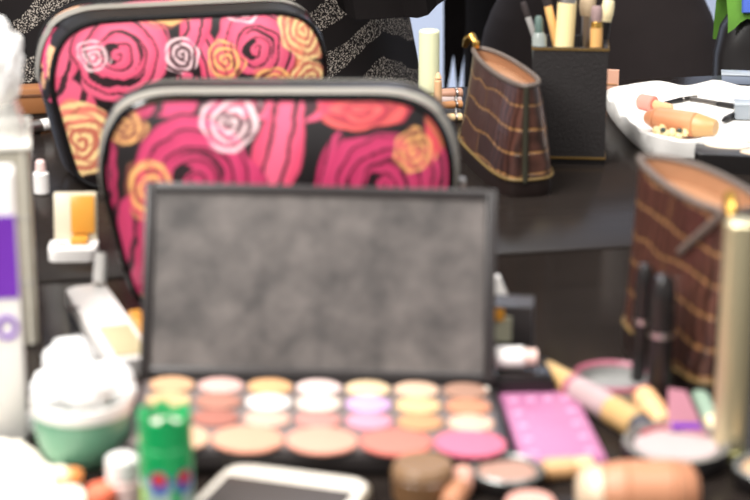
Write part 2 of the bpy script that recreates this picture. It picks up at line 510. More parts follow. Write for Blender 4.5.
def floral_bag(label, corner_bl, px_l, px_r, py_top, yaw, roses, bg, depth, seed, tapes, dark):
    base = P(*corner_bl)
    Yf = base.y                                   # the bottom front edge
    s = scale_at(base + Vector((0, 0, 0.05)))
    cx = (px_l + px_r) / 2
    W = (px_r - px_l) / s
    H = Q(cx, py_top, Yf).z - TZ
    hw = W / 2; hd = depth / 2
    X = Q(cx, (corner_bl[1] + py_top) / 2, Yf).x
    c_dir = Vector((-math.sin(yaw), math.cos(yaw), 0))
    loc = Vector((X, Yf, TZ)) + c_dir * hd
    t = thing('floral_toiletry_bag', label, 'toiletry bag', loc, yaw)
    py_b, py_t = corner_bl[1], py_top
    def to_px(x, z):                              # place of the print on the panel, in units of the print
        return o0[0] + (o1[0] - o0[0]) * x / hw + (o2[0] - o0[0]) * z / H, o0[1] + (o1[1] - o0[1]) * x / hw + (o2[1] - o0[1]) * z / H
    xd = Vector((math.cos(yaw), math.sin(yaw), 0)) * hw
    fc0 = loc - c_dir * hd
    o0, o1, o2 = proj(fc0), proj(fc0 + xd), proj(fc0 + Vector((0, 0, H)))
    NR = 105
    def panel(y, sgn, nr, dome, name, coloured):
        mb = MB(); vs = []; fs = []; N = len(OUT)
        zc = 0.5
        vs.append((0, y + sgn * dome, zc * H))
        for j in range(1, nr + 1):
            r = j / nr
            for (ox, oz) in OUT:
                x = ox * r; z = zc + (oz - zc) * r
                vs.append((x * hw * 0.955, y + sgn * dome * (1 - r ** 2.6), H * (0.012 + z * 0.976)))
        for k in range(N):
            fs.append((0, 1 + k, 1 + (k + 1) % N))
        for j in range(nr - 1):
            a, b = 1 + j * N, 1 + (j + 1) * N
            for k in range(N):
                k2 = (k + 1) % N
                fs.append((a + k, b + k, b + k2, a + k2))
        mb.add(vs, fs)
        o = mb.build(name, mat_vcol('floral_print', 0.42, 0.35) if coloured else M_cloth_black, t)
        if coloured:
            at = o.data.color_attributes.new('print', 'FLOAT_COLOR', 'POINT')
            for i, v in enumerate(o.data.vertices):
                X_, Y_ = to_px(v.co.x, v.co.z)
                at.data[i].color = print_colour(X_, Y_, roses, bg)
        return o
    panel(-hd, -1, NR, 0.010, 'front_panel', True)
    panel(hd, 1, 20, 0.008, 'back_panel', True)
    # piping round both panels
    for sgn in (-1, 1):
        pts = [(ox * hw * 0.962, sgn * hd, H * (0.012 + oz * 0.976)) for ox, oz in OUT[::3]]
        MB().tube(pts, 0.0021, 8, closed=True).build('piping', M_patent, t)
    # gusset
    def swell(u): return 0.95 + 0.06 * (1 - u * u)
    def gpt(ox, oz, u, lift=0.0):
        k = swell(u)
        return (ox * hw * k + (lift * ox), u * hd, max(0.0, H * (0.5 + (oz - 0.5) * (0.97 + 0.05 * (1 - u*u)))) + (lift if oz > 0.9 else 0) )
    def gusset(sel, u0, u1, nu, lift, name, m, closed=False, coloured=False):
        mb = MB(); idx = [i for i in range(len(OUT)) if sel(OUT[i])]
        # order along the loop so that the strip is continuous
        st = next((i for i in idx if (i - 1) % len(OUT) not in idx), idx[0]); idx = [(st + k) % len(OUT) for k in range(len(idx))]
        vs, fs = [], []
        for i in idx:
            for j in range(nu + 1):
                u = u0 + (u1 - u0) * j / nu
                vs.append(gpt(OUT[i][0], OUT[i][1], u, lift))
        n = len(idx); w = nu + 1
        for a in range(n - 1):
            for j in range(nu):
                fs.append((a*w + j, a*w + j + 1, (a+1)*w + j + 1, (a+1)*w + j))
        mb.add(vs, fs)
        o = mb.build(name, m, t)
        if coloured:
            at = o.data.color_attributes.new('print', 'FLOAT_COLOR', 'POINT')
            for i, v in enumerate(o.data.vertices):
                q = noise.noise(Vector((v.co.z * 70 + seed, v.co.y * 60, v.co.x * 20)))
                q2 = noise.noise(Vector((v.co.z * 45 + seed, v.co.y * 90 + 9, v.co.x * 20)))
                col = (27, 21, 23) if q < -0.12 else ((232, 84, 126) if q2 < 0.12 else (244, 186, 140))
                at.data[i].color = srgb(col)
        return o
    gusset(lambda p: p[1] > 0.5, -0.97, 0.97, 24, 0.0, 'side_panel', mat_vcol('floral_print', 0.42, 0.35), coloured=True)
    gusset(lambda p: p[1] <= 0.515, -0.97, 0.97, 14, 0.0002, 'base_panel', M_patent)
    top = lambda p: p[1] > 0.52
    for a, b in tapes:
        gusset((lambda p: p[1] > .60) if yaw > .1 else top, a, b, 4, 0.0016, 'zip_tape', M_tape)
    gusset(dark[2], dark[0], dark[1], 3, 0.0010, 'zip_teeth', mat('zip_teeth_dark', (48, 45, 43), 0.4, metal=0.6))
    i0 = min(range(len(OUT)), key=lambda i: (abs(OUT[i][1] - 0.55) if OUT[i][0] > 0 else 9))
    q = gpt(OUT[i0][0], OUT[i0][1], -0.2, 0.002)
    MB().box((q[0] + 0.001, q[1], q[2]), (0.005, 0.008, 0.010), 0.0015).build('zip_pull', M_silver, t)
    return t, loc, W, H
bagF = floral_bag('pink rose-print toiletry bag standing right behind the open palette, in front of the other one', (278, 312), 97, 459, 95, 0.0, FRONT_ROSES, FRONT_BG, 0.044, 3, ((-.90, -.52), (.12, .34)), (-.54, .14, lambda p: p[1] > .52))
bagR = floral_bag('pink rose-print toiletry bag farther back, half hidden by the other rose-print bag', (192, 182), 47, 337, 14, 0.29, REAR_ROSES, REAR_BG, 0.074, 8, ((-.34, .10),), (-.94, -.36, lambda p: p[1] > .93))

# ------------------------------------------------------------------ make-up palette
hl, hr = P(145, 379, 0.011), P(491, 391, 0.011)
pw = (hr - hl).length
pyaw = math.atan2(hr.y - hl.y, hr.x - hl.x)
pyaw = 0.018; proll = 0.030
bk = Vector((-math.sin(pyaw), math.cos(pyaw), 0))
hinge = (hl + hr) / 2; hinge.z = TZ + pw / 2 * math.sin(proll)
fr = P(326, 478, 0.0)
pdep = (hinge - fr).dot(bk)
pal = thing('makeup_palette', 'large open black palette of round powders with a dusty mirror in its lid', 'makeup palette', hinge, (0, proll, pyaw))
M_case = mat('black_palette_case', (44, 40, 40), 0.35)
M_insert = mat('grey_palette_insert', (118, 108, 106), 0.3, noise_amt=0.2, noise_scale=120)
mb = MB(); mb.box((0, -pdep/2, 0.0045), (pw + 0.006, pdep, 0.009), 0.0015); mb.build('base', M_case, pal)
MB().box((0, -pdep/2, 0.0096), (pw - 0.004, pdep - 0.008, 0.002), 0.0006).build('pan_tray', M_insert, pal)
PANS = [
    [(226, 178, 140), (228, 186, 178), (230, 178, 130), (240, 214, 208), (238, 208, 170), (228, 192, 166), (172, 134, 116)],
    [(232, 196, 150), (184, 132, 116), (244, 238, 234), (240, 220, 206), (214, 176, 220), (236, 196, 148), (210, 146, 116)],
    [(220, 150, 130), (178, 118, 106), (232, 186, 168), (206, 146, 138), (236, 158, 178), (212, 158, 118), (240, 196, 174)],
]
BIG = [(238, 190, 160), (240, 172, 146), (240, 170, 150), (230, 134, 122), (236, 124, 152)]
cw = pw / 7.0 * 0.97
rowy = [-0.013, -0.0125 - 0.0235, -0.0125 - 0.047, -0.0125 - 0.0745]
def pan(x, y, r, rgb, name):
    m = mat('powder_%d_%d_%d' % rgb, tuple(int(v * .90) for v in rgb), 0.85, spec=0.1, noise_amt=0.06, noise_scale=300)
    MB().lathe([(0, 0.0108), (r, 0.0108), (r, 0.0119), (r * 0.82, 0.0125), (0, 0.0127)], 32, Matrix.Translation((x + .001, y, 0)), 1.06, 1.0).build(name, m, pal)
ky = (pdep - 0.004) / 0.0945
for j, row in enumerate(PANS):
    for i, c in enumerate(row):
        pan((i - 3) * cw, rowy[j] * ky, 0.0112 * min(1, ky), c, 'eyeshadow_pan')
for i, c in enumerate(BIG):
    pan((i - 2) * pw / 5 * 0.98 + .002, rowy[3] * ky, 0.0170 * min(1, ky), c, 'blusher_pan')
# powder crumbs of white shadow spilt on the tray
for (x, y, r) in ((0.028, -0.012, .004), (0.078, -0.006, .005), (0.05, -0.006, .004)):
    MB().lathe([(0, 0.0106), (r, 0.0107), (0, 0.0116)], 16, Matrix.Translation((x, y, 0)), 1.6, 0.8).build('spilt_powder', mat('white_powder', (244, 238, 228), 0.95), pal)
# lid
TH = math.radians(23)
lo_, hi_ = 0.05, 0.25
for _ in range(40):
    Lm = (lo_ + hi_) / 2
    q = hinge + Vector((0, 0, 0.011)) + bk * (math.sin(TH) * Lm) + Vector((0, 0, math.cos(TH) * Lm))
    if proj(q)[1] > 186: lo_ = Lm
    else: hi_ = Lm
LID = Lm
ML = Matrix.Translation((0, 0.001, 0.011)) @ Matrix.Rotation(-TH, 4, 'X')      # local z up along lid, front = -y
lw = pw * 0.985
mb = MB(); mb.box((0, 0.006, LID/2), (lw + 0.006, 0.006, LID), 0.0015, ML); lid = mb.build('lid', M_case, pal)
mb = MB()
for sx in (-1, 1): mb.box((sx * (lw/2 + 0.0005), 0.0015, LID/2), (0.005, 0.004, LID), 0.001, ML)
mb.box((0, 0.0015, LID - 0.0025), (lw - 0.004, 0.004, 0.005), 0.001, ML)
mb.box((0, 0.0015, 0.0025), (lw - 0.004, 0.004, 0.005), 0.001, ML)
mb.build('rim', M_case, lid)
MB().box((0, 0.0021, LID/2), (lw - 0.005, 0.0016, LID - 0.010), 0.0, ML).build('mirror', mat_mirror(), lid, smooth=False)
mb = MB(); mb.tube([(-pw/2*0.9, 0.004, 0.009), (pw/2*0.9, 0.004, 0.009)], 0.003, 12); mb.build('hinge', M_case, pal)

# ------------------------------------------------------------------ crocodile bags
M_CROC = mat_croc()
def croc_bag(label, near_px, far_px, H, wid, pull_side, open_front, open_back, tab=False, base_grow=0.03):
    n = P(near_px[0], near_px[1], H); f = P(far_px[0], far_px[1], H)
    ax = (n - f); Lr = ax.length; yaw = math.atan2(ax.y, ax.x)
    mid = (n + f) / 2
    t = thing('crocodile_pouch', label, 'pouch', (mid.x, mid.y, TZ), yaw)
    N = 96
    def ring(k, inset=0.0):
        # k 0 base .. 1 rim
        hl_ = (Lr / 2) * (1.0 + base_grow * (1 - k)) - inset
        hf_ = (wid / 2) * (0.60 * (1 - k) + open_front * k) - inset
        hb_ = (wid / 2) * (1.0 * (1 - k) ** 0.9 + open_back * k) - inset
        e = 2.2 + 1.4 * (1 - k)
        pts = []
        for i in range(N):
            a = 2 * PI * i / N
            ca, sa = math.cos(a), math.sin(a)
            x = hl_ * abs(ca) ** (2 / e) * (1 if ca >= 0 else -1)
            y = (hb_ if sa >= 0 else -hf_) * abs(sa) ** (2 / e)
            # rim dips a little mid-length
            pts.append(Vector((x, y, 0)))
        return pts
    Z0 = 0.011
    def ztop(p, k, top):
        return Z0 + (top - Z0) * k - 0.003 * k * (1 - (p.x / (Lr/2)) ** 2)
    ks = [i / 24 for i in range(25)]
    mb = MB(); rr = []
    for k in ks:
        rr.append([Vector((p.x, p.y, ztop(p, k, H))) for p in ring(k)])
    mb.rings(rr, True, False)
    body = mb.build('body', M_CROC, t)
    uvl = body.data.uv_layers.new(name='uv')
    for lp in body.data.loops:
        v = body.data.vertices[lp.vertex_index].co
        side = 1 if v.y >= 0 else -1
        uvl.data[lp.index].uv = ((v.x + (0.5 if side > 0 else 0)) , v.z + 0.2)
    # lining
    mb = MB(); rr = []
    for k in [q_ for q_ in reversed(ks) if q_ > .86]:
        rr.append([Vector((p.x, p.y, ztop(p, k, H))) for p in ring(k, 0.0016)])
    mb.rings(rr, False, True)
    mb.build('lining', M_lining, t)
    # zip along the rim
    pts = [Vector((p.x, p.y, ztop(p, 1, H) + 0.0006)) for p in ring(1, 0.0004)]
    MB().tube(pts, 0.0019, 8, closed=True).build('zip', mat('zip_brown_grey', (104, 92, 84), 0.45, bump=0.4, bump_scale=1200), t)
    # end seam with a zip tail
    mb = MB()
    for sx in (1,):
        pts = []
        for k in ks:
            p = ring(k)[0]
            pts.append((p.x + 0.0006, 0, ztop(p, k, H)))
        mb.tube(pts, 0.0022, 8)
    mb.build('end_seam', mat('dark_olive_trim', (44, 42, 30), 0.5), t)
    # base trim
    pts = [(p.x, p.y, 0.013) for p in ring(0)]
    MB().tube([(x * 1.01, y * 1.01, z) for x, y, z in pts], 0.0009 if tab else 0.0012, 8, closed=True).build('base_piping', mat('ochre_piping', (112, 90, 50), 0.5), t)
    rr = [[Vector((p.x * 0.985, p.y * 0.985, 0.0)) for p in ring(0)], [Vector((p.x, p.y, 0.003)) for p in ring(0)], [Vector((p.x, p.y, 0.0125)) for p in ring(0)]]
    MB().rings(rr).build('base', mat('dark_brown_leather', (36, 27, 25), 0.4), t)
    # gold pull
    p = ring(1)[0 if pull_side > 0 else N // 2]
    x = p.x * 0.97; z = ztop(p, 1, H)
    mb = MB()
    mb.box((x, 0, z + 0.004), (0.007, 0.005, 0.006), 0.0015)
    mb.tube([(x, 0, z + 0.005), (x + 0.004 * pull_side, -0.002, z + 0.009), (x + 0.009 * pull_side, -0.004, z + 0.006), (x + 0.013 * pull_side, -0.005, z + 0.000)], [0.0022, 0.0034, 0.0036, 0.002], 10)
    mb.build('zip_pull', M_gold, t)
    if tab:
        # folded gusset tape running down the front face from the near end
        pts = []
        for i in range(9):
            k = 1 - .30 * i / 8
            x = Lr / 2 * .97 - .034 * i / 8
            rg = [p for p in ring(k, -.0012) if p.y < 0]
            p = min(rg, key=lambda q_: abs(q_.x - x))
            pts.append((x, p.y, ztop(p, k, H)))
        MB().tube(pts, 0.0024, 8).build('zip_tape', mat('zip_brown_grey', (104, 92, 84), 0.45), t)
    return t, n, f
Bn = P(527, 197)
Hc = Q(524, 87, Bn.y).z - TZ
croc_bag('brown crocodile-pattern pouch standing beside the black brush holder', (526, 87), (475, 49), Hc, 0.056, -1, 0.22, 0.72)
croc_bag('brown crocodile-pattern pouch behind the champagne tube and two black lip glosses', (731, 214), (641, 158), Hc * 1.3, 0.046, 1, 0.26, 1.35, True, -0.06)

# ------------------------------------------------------------------ brush holder and its brushes
bh = P(570, 167); sB_ = scale_at(bh + Vector((0, 0, .04)))
bw = 75 / sB_; bH = Q(566, 50, bh.y).z - TZ; bD = 0.052
yawb = -0.09
hold_c = Vector((bh.x + .001, bh.y + bD / 2 + .008, TZ))
hold = thing('brush_holder', 'square black brush holder with gold lines, full of brushes', 'brush holder', hold_c, yawb)
wt = 0.003
mb = MB()
mb.box((0, 0, 0.002), (bw, bD, 0.004))
for sx in (-1, 1): mb.box((sx * (bw/2 - wt/2), 0, bH/2), (wt, bD, bH))
for sy in (-1, 1): mb.box((0, sy * (bD/2 - wt/2), bH/2), (bw - 2*wt, wt, bH))
mb.build('box', mat('black_leatherette', (32, 28, 28), 0.55, bump=0.3, bump_scale=700), hold, smooth=False)
def goldband(z):
    mb = MB()
    for sy in (-1, 1): mb.box((0, sy * (bD/2 + 0.0003), z), (bw + 0.001, 0.0008, 0.0016))
    for sx in (-1, 1): mb.box((sx * (bw/2 + 0.0003), 0, z), (0.0008, bD + 0.001, 0.0016))
    mb.build('gold_line', mat('dull_gold', (150, 120, 70), 0.4, metal=0.7), hold, smooth=False)
goldband(bH - 0.001); goldband(0.005)

def brush(label, px, py_rim, px_top, py_top, parts, dy):
    """a brush standing in the holder; parts: (t0, t1, r0, r1, material, name)"""
    Yb = hold_c.y + dy
    a = Q(px, py_rim, Yb); b = Q(px_top, py_top, Yb + 0.002)
    d = (b - a).normalized()
    k = (a.z - (TZ + 0.0075)) / d.z
    a0 = a - d * k
    L = (b - a0).length
    t = thing('makeup_brush', label, 'brush', a0, align(a0, b), 'brushes in the black holder')
    for (t0, t1, r0, r1, m, nm) in parts:
        z0, z1 = t0 * L, t1 * L
        prof = [(0, z0), (r0, z0)]
        for i in range(1, 6):
            s = i / 6
            rr = r0 + (r1 - r0) * s + (0.18 * max(r0, r1) * math.sin(PI * s) if nm == 'bristles' else 0)
            prof.append((rr, z0 + (z1 - z0) * s))
        prof += [(r1, z1 - 0.0008), (r1 * 0.85, z1), (0, z1)]
        MB().lathe(prof, 20).build(nm, m, t)
M_brtaupe = mat('taupe_bristle', (186, 164, 134), 0.9, noise_amt=0.2, noise_scale=400)
M_brmauve = mat('mauve_bristle', (150, 126, 124), 0.9, noise_amt=0.2, noise_scale=400)
M_brdark = mat('dark_bristle', (52, 44, 44), 0.9, noise_amt=0.2, noise_scale=400)
M_crwood = mat('cream_handle', (250, 226, 168), 0.35)
brush('slim wooden brush handle leaning left in the holder', 557, 46, 545, -8, [(0, .92, .0036, .0030, M_wood, 'handle'), (.915, 1.0, .0030, .0042, M_brdark, 'ferrule')], -0.010)
brush('thickest pale wooden brush handle in the middle of the holder', 564, 48, 568, -8, [(0, .94, .0066, .0070, M_crwood, 'handle'), (.935, 1.0, .0068, .0064, M_silver, 'ferrule')], -0.014)
brush('brush with a round taupe head and steel ferrule in the holder', 586, 46, 588, -4, [(0, .60, .0030, .0036, M_black, 'handle'), (.59, .88, .0036, .0040, M_silver, 'ferrule'), (.87, 1.0, .0050, .0054, M_brtaupe, 'bristles')], 0.004)
brush('brush with a mauve-grey head and wooden handle in the holder', 596, 46, 597, 6, [(0, .86, .0048, .0046, M_wood, 'handle'), (.85, .90, .0046, .0040, M_gold, 'ferrule'), (.89, 1.0, .0036, .0038, M_brmauve, 'bristles')], -0.012)
brush('brush with a flat cream top at the right of the holder', 602, 46, 609, 0, [(0, .86, .0034, .0040, M_black, 'handle'), (.855, 1.0, .0040, .0042, M_cream, 'bristles')], 0.008)
brush('thin silver-grey brush handle tilted far left in the holder', 538, 46, 523, 2, [(0, .9, .0020, .0024, M_grey, 'handle'), (.89, 1.0, .0020, .0022, M_brdark, 'bristles')], 0.006)
# glass vial in the holder
Yv = hold_c.y - 0.016
v0 = Q(545, 46, Yv); vt = Q(540, 24, Yv)
vi = thing('glass_vial', 'small grey glass vial with a dark stopper in the brush holder', 'vial', (v0.x, Yv, TZ + 0.0048), (0, -0.05, 0))
zv = Q(541, 32, Yv).z - TZ - 0.0048
MB().lathe([(0, 0), (.0052, 0), (.0054, zv - .004), (.0036, zv), (0, zv)], 24).build('body', mat('grey_glass', (160, 168, 164), 0.15, alpha=0.8), vi)
MB().lathe([(0, zv), (.0032, zv), (.0030, zv + .010), (.0018, zv + .012), (0, zv + .012)], 20).build('stopper', mat('teal_stopper', (88, 108, 102), 0.3), vi)

# ------------------------------------------------------------------ generic products
def cyl_thing(name, label, cat, px_l, px_r, py_base, py_top, parts, group=None, seg=36, yaw=0):
    """upright round product: front foot at py_base; parts (t0,t1,r0,r1,material,name,profile?) in fractions of the height / radius"""
    cx = (px_l + px_r) / 2
    b = P(cx, py_base)
    s = scale_at(b + Vector((0, 0, .02)))
    R = (px_r - px_l) / 2 / s
    c = Vector((b.x, b.y + R, TZ))
    c.x = Q(cx, (py_base + py_top) / 2, c.y).x
    H = Q(cx, py_top, c.y + 0.0).z - TZ
    t = thing(name, label, cat, c, yaw, group)
    for (t0, t1, r0, r1, m, nm) in parts:
        z0, z1 = t0 * H, t1 * H; e = min(0.0012, (z1 - z0) * .2)
        prof = [(0, z0), (r0 * R - e, z0), (r0 * R, z0 + e), (r1 * R, z1 - e), (r1 * R - e, z1), (0, z1)]
        MB().lathe(prof, seg).build(nm, m, t)
    return t, c, R, H

def lying(name, label, cat, pa, pb, parts, r, group=None, lift=0.0, za=None, zb=None):
    """round stick lying between two pixels on the table"""
    a = P(pa[0], pa[1], (r if za is None else za) + lift); b = P(pb[0], pb[1], (r if zb is None else zb) + lift)
    L = (b - a).length
    t = thing(name, label, cat, a, align(a, b), group)
    for (t0, t1, r0, r1, m, nm) in parts:
        z0, z1 = t0 * L, t1 * L; e = min(0.001, (z1 - z0) * .2)
        R0, R1 = r0 * r, r1 * r
        MB().lathe([(0, z0), (max(R0 - e, 1e-4), z0), (R0, z0 + e), (R1, z1 - e), (max(R1 - e, 1e-4), z1), (0, z1)], 24).build(nm, m, t)
    return t

# cotton jar
M_jade = mat('pale_green_plastic', (100, 148, 122), 0.3, sss=0.0, noise_amt=0.04)
jb = P(85, 475); js = scale_at(jb + Vector((0, 0, .02))); jR = 50 / js
jc = Vector((P(85, 458).x, jb.y + jR * 0.75, TZ))
jH = Q(85, 396, jc.y).z - TZ
jar = thing('cotton_jar', 'small pale green jar with a white rim holding cotton balls', 'jar', jc)
MB().lathe([(0, 0), (jR*.62, 0), (jR*.70, .002), (jR*.86, jH*.22), (jR*.95, jH*.45), (jR*.98, jH*.66), (jR*.97, jH*.82), (jR*.90, jH*.82), (jR*.84, jH*.4), (jR*.6, .004), (0, .004)], 56).build('body', M_jade, jar)
MB().lathe([(jR*.97, jH*.80), (jR*1.01, jH*.82), (jR*1.02, jH), (jR*.98, jH*1.03), (jR*.92, jH), (jR*.90, jH*.80), (jR*.97, jH*.80)], 56).build('rim', M_white, jar)
def cotton(px, py, rpx, dy, label, seed, zmin=None):
    Y = jc.y + dy
    p = Q(px, py, Y); r = rpx / scale_at(p)
    o = MB().blob((0, 0, 0), r, 0.16, 2.3, 4, seed).build('cotton_ball', M_cotton)
    tag(o, label, 'cotton ball', p, (0, 0, seed), 'cotton balls in the green jar')
cotton(70, 362, 25, 0.002, 'topmost white cotton ball heaped on the green jar', 1)
cotton(54, 391, 22, -0.006, 'white cotton ball at the left rim of the green jar', 2)
cotton(86, 388, 26, -0.008, 'large white cotton ball low in the middle of the green jar', 3)
cotton(112, 384, 22, 0.002, 'white cotton ball at the right rim of the green jar', 4)
cotton(122, 392, 14, -0.002, 'smallest white cotton ball overhanging the right rim of the green jar', 5)
lb = P(27, 440); rl = 13 / scale_at(lb)
tag(MB().blob((0, 0, 0), rl, 0.2, 2.2, 4, 9).build('cotton_ball', M_cotton), 'loose white cotton ball on the table left of the green jar', 'cotton ball', (lb.x, lb.y + rl, TZ + rl * .95))

# green glue stick
gl, gc, gR, gH = cyl_thing('glue_stick', 'bright green cylinder stick with a notched cap at the front', 'glue stick', 139, 194, 540, 410,
    [(0, .46, .98, .98, mat('pale_label', (150, 176, 164), 0.4), 'label'), (.46, .74, 1.0, 1.0, mat('bright_green', (14, 150, 82), 0.4), 'body')])
z0 = gH * .74
mb = MB(); nt_ = 48
prof_out = []
vs, fs = [], []
for k in range(nt_):
    a = 2 * PI * k / nt_
    zt = gH * (.965 + (0.035 if (k // 4) % 2 else -0.01))
    for r_, z_ in ((gR * .98, z0), (gR * .98, zt), (gR * .80, zt), (gR * .80, z0)):
        vs.append((r_ * math.cos(a), r_ * math.sin(a), z_))
for k in range(nt_):
    k2 = (k + 1) % nt_
    for j in range(4):
        j2 = (j + 1) % 4
        fs.append((k*4 + j, k2*4 + j, k2*4 + j2, k*4 + j2))
mb.add(vs, fs); mb.build('cap', mat('bright_green', (14, 150, 82), 0.4), gl)
MB().lathe([(0, z0), (gR*.78, z0), (gR*.74, gH*.88), (gR*.5, gH*.90), (0, gH*.90)], 28).build('glue', mat('glue_white', (226, 214, 206), 0.6), gl)
def patch(t, R, a0, a1, zc, hz, m, name, ell=True):
    vs, fs = [], []; n, w = 14, 14
    for i in range(n + 1):
        for j in range(w + 1):
            u, v = -1 + 2 * i / n, -1 + 2 * j / w
            if ell: u, v = u * math.sqrt(1 - v*v/2), v * math.sqrt(1 - u*u/2)
            a = (a0 + a1) / 2 + (a1 - a0) / 2 * u
            vs.append((R * math.cos(a), R * math.sin(a), zc + hz * v))
    for i in range(n):
        for j in range(w):
            fs.append((i*(w+1)+j, (i+1)*(w+1)+j, (i+1)*(w+1)+j+1, i*(w+1)+j+1))
    mb = MB(); mb.add(vs, fs); return mb.build(name, m, t)
M_red = mat('red_print', (190, 52, 48), 0.4); M_blue = mat('blue_print', (62, 92, 168), 0.4)
for ac in (-1.75, -0.75):
    patch(gl, gR * 1.008, ac - .42, ac + .42, gH * .47, gH * .10, M_blue, 'blue_emblem')
    patch(gl, gR * 1.016, ac - .30, ac + .30, gH * .505, gH * .055, M_red, 'red_emblem')
patch(gl, gR * .99, -1.30, -0.95, gH * .22, gH * .2, mat('bright_green', (14, 150, 82), 0.4), 'green_stripe', False)
patch(gl, gR * .99, -2.75, -2.35, gH * .22, gH * .2, mat('lime_print', (150, 200, 70), 0.4), 'lime_stripe', False)

# small pink bottle with a white cap
cyl_thing('small_bottle', 'tiny pale pink bottle with a white cap between green jar and glue stick', 'bottle', 105, 141, 516, 456,
          [(0, .58, 1, 1, M_palepink, 'body'), (.58, 1, .92, .90, M_white, 'cap')])

# white phone
pA, pB = P(232, 461, .008), P(376, 480, .008)
ph_yaw = math.atan2(pB.y - pA.y, pB.x - pA.x)
pw_ = (pB - pA).length; pl_ = .112
pcen = (pA + pB) / 2 + Vector((math.sin(ph_yaw), -math.cos(ph_yaw), 0)) * (pl_ / 2)
phone = thing('phone', 'white-framed phone lying face up in front of the palette', 'phone', (pcen.x, pcen.y, TZ), ph_yaw)
MB().prism(rrect(pw_ - .003, pl_ - .003, .008, 8), 0.0, 0.0082, None, 0.001).build('body', mat('phone_white', (240, 232, 220), 0.25), phone)
MB().prism(rrect(pw_, pl_, .0095, 8), 0.0012, 0.0070, None, 0.001).build('metal_frame', mat('phone_gold_frame', (222, 206, 178), 0.3, metal=0.8), phone)
MB().box((0, 0, 0.0083), (pw_ - .009, pl_ - .032, 0.0004)).build('screen', mat('dark_glass', (70, 64, 62), 0.18), phone, smooth=False)
MB().lathe([(0, .0080), (.0042, .0080), (.0040, .0084), (0, .0084)], 24, Matrix.Translation((0, -pl_/2 + .0085, 0))).build('home_button', mat('phone_button', (214, 206, 194), .3), phone)

# dual-ended brown pot, flesh brush, round compacts in front
cyl_thing('powder_pot', 'squat brown translucent pot in front of the palette', 'pot', 391, 455, 512, 462,
          [(0, .72, .96, 1, mat('brown_glass', (112, 82, 56), 0.3, noise_amt=.1), 'body'), (.72, 1, 1.0, .94, mat('brown_lid', (128, 98, 70), 0.4), 'lid')])
lying('blending_brush', 'short flesh-pink brush lying right of the brown pot', 'brush', (450, 506), (464, 474),
      [(0, .55, .8, 1, M_flesh, 'handle'), (.55, 1, 1.05, .85, mat('pink_bristle', (226, 168, 150), 0.9), 'bristles')], 0.0058)
def compact(name, label, px, py, rpx, rim_m, pan_m, h=0.008, inner=None, case_m=None, rim_only=False):
    p = P(px, py, h); R = rpx / scale_at(p)
    t = thing(name, label, 'compact', (p.x, p.y, TZ))
    MB().lathe([(0, 0), (R*.92, 0), (R, .002), (R, h - .001), (R*.98, h), (R*.86, h), (R*.82, h - .002), (0, h - .002)], 48).build('case', case_m or M_black, t)
    MB().lathe([(R*.97, h - .0002), (R*1.0, h + .0006), (R*.92, h + .0016), (R*.85, h + .0006), (R*.84, h - .0006)], 48).build('rim', rim_m, t)
    MB().lathe([(0, h - .0019), (R*.80, h - .0019), (R*.78, h - .0004), (0, h + .0004)], 40).build('powder', pan_m, t)
    return t, R
M_pw = mat('powder_beige', (164, 128, 114), 0.85)
compact('powder_compact', 'round grey-rimmed compact of beige powder at the front of the table', 507, 470, 37, mat('grey_rim', (128, 130, 128), 0.3, metal=.4), M_pw, 0.008)
lying('foundation_stick', 'short tan foundation stick lying below the pink dotted card', 'foundation stick', (543, 470), (592, 466),
      [(0, .62, 1, 1, mat('tan_stick', (206, 160, 112), 0.35), 'body'), (.62, 1, .92, .92, M_peach, 'cap')], 0.0052)
cyl_thing('blush_pot', 'small pink blush pot at the bottom edge below the grey-rimmed compact', 'pot', 504, 556, 526, 499,
          [(0, .7, .96, 1, M_black, 'base'), (.7, 1, 1, .92, mat('dusty_pink', (214, 160, 146), 0.5), 'lid')])
# large flesh tube lying
lying('foundation_bottle', 'fat flesh-toned bottle lying on its side with a cream cap', 'bottle', (577, 492), (697, 490),
      [(0, .05, .55, .80, mat('cream_cap', (216, 192, 164), 0.35), 'cap_end'), (.05, .20, .80, .97, mat('cream_cap', (216, 192, 164), 0.35), 'cap'), (.20, .40, .98, 1.10, M_flesh, 'neck'), (.40, .78, 1.10, 1.10, M_flesh, 'body'), (.78, .92, 1.10, .98, M_flesh, 'shoulder'), (.92, 1.0, .98, .70, M_flesh, 'foot')], 0.0125)

# pink dotted card palette
q = [P(499, 394, .004), P(574, 391, .004), P(607, 459, .004), P(523, 464, .004)]
ctr = sum(q, Vector()) / 4
card = thing('pink_palette', 'flat pink-mauve palette with rows of pale dots', 'makeup palette', (ctr.x, ctr.y, TZ))
poly = [(v.x - ctr.x, v.y - ctr.y) for v in q][::-1]
MB().prism(poly, 0.0, 0.0045, None, 0.0006).build('case', M_pink, card)
M_dot = mat('pale_lilac', (200, 144, 176), 0.5)
for i in range(4):
    for j in range(5):
        u, v = (i + .7) / 4.4, (j + .6) / 5.2
        if i in (1, 2) and j not in (0,): continue
        a = q[0].lerp(q[1], u); b = q[3].lerp(q[2], u); p = a.lerp(b, v) - ctr
        MB().lathe([(0, .0045), (.0026, .0045), (.0024, .0049), (0, .0050)], 16, Matrix.Translation((p.x, p.y, 0))).build('pale_dot', M_dot, card)

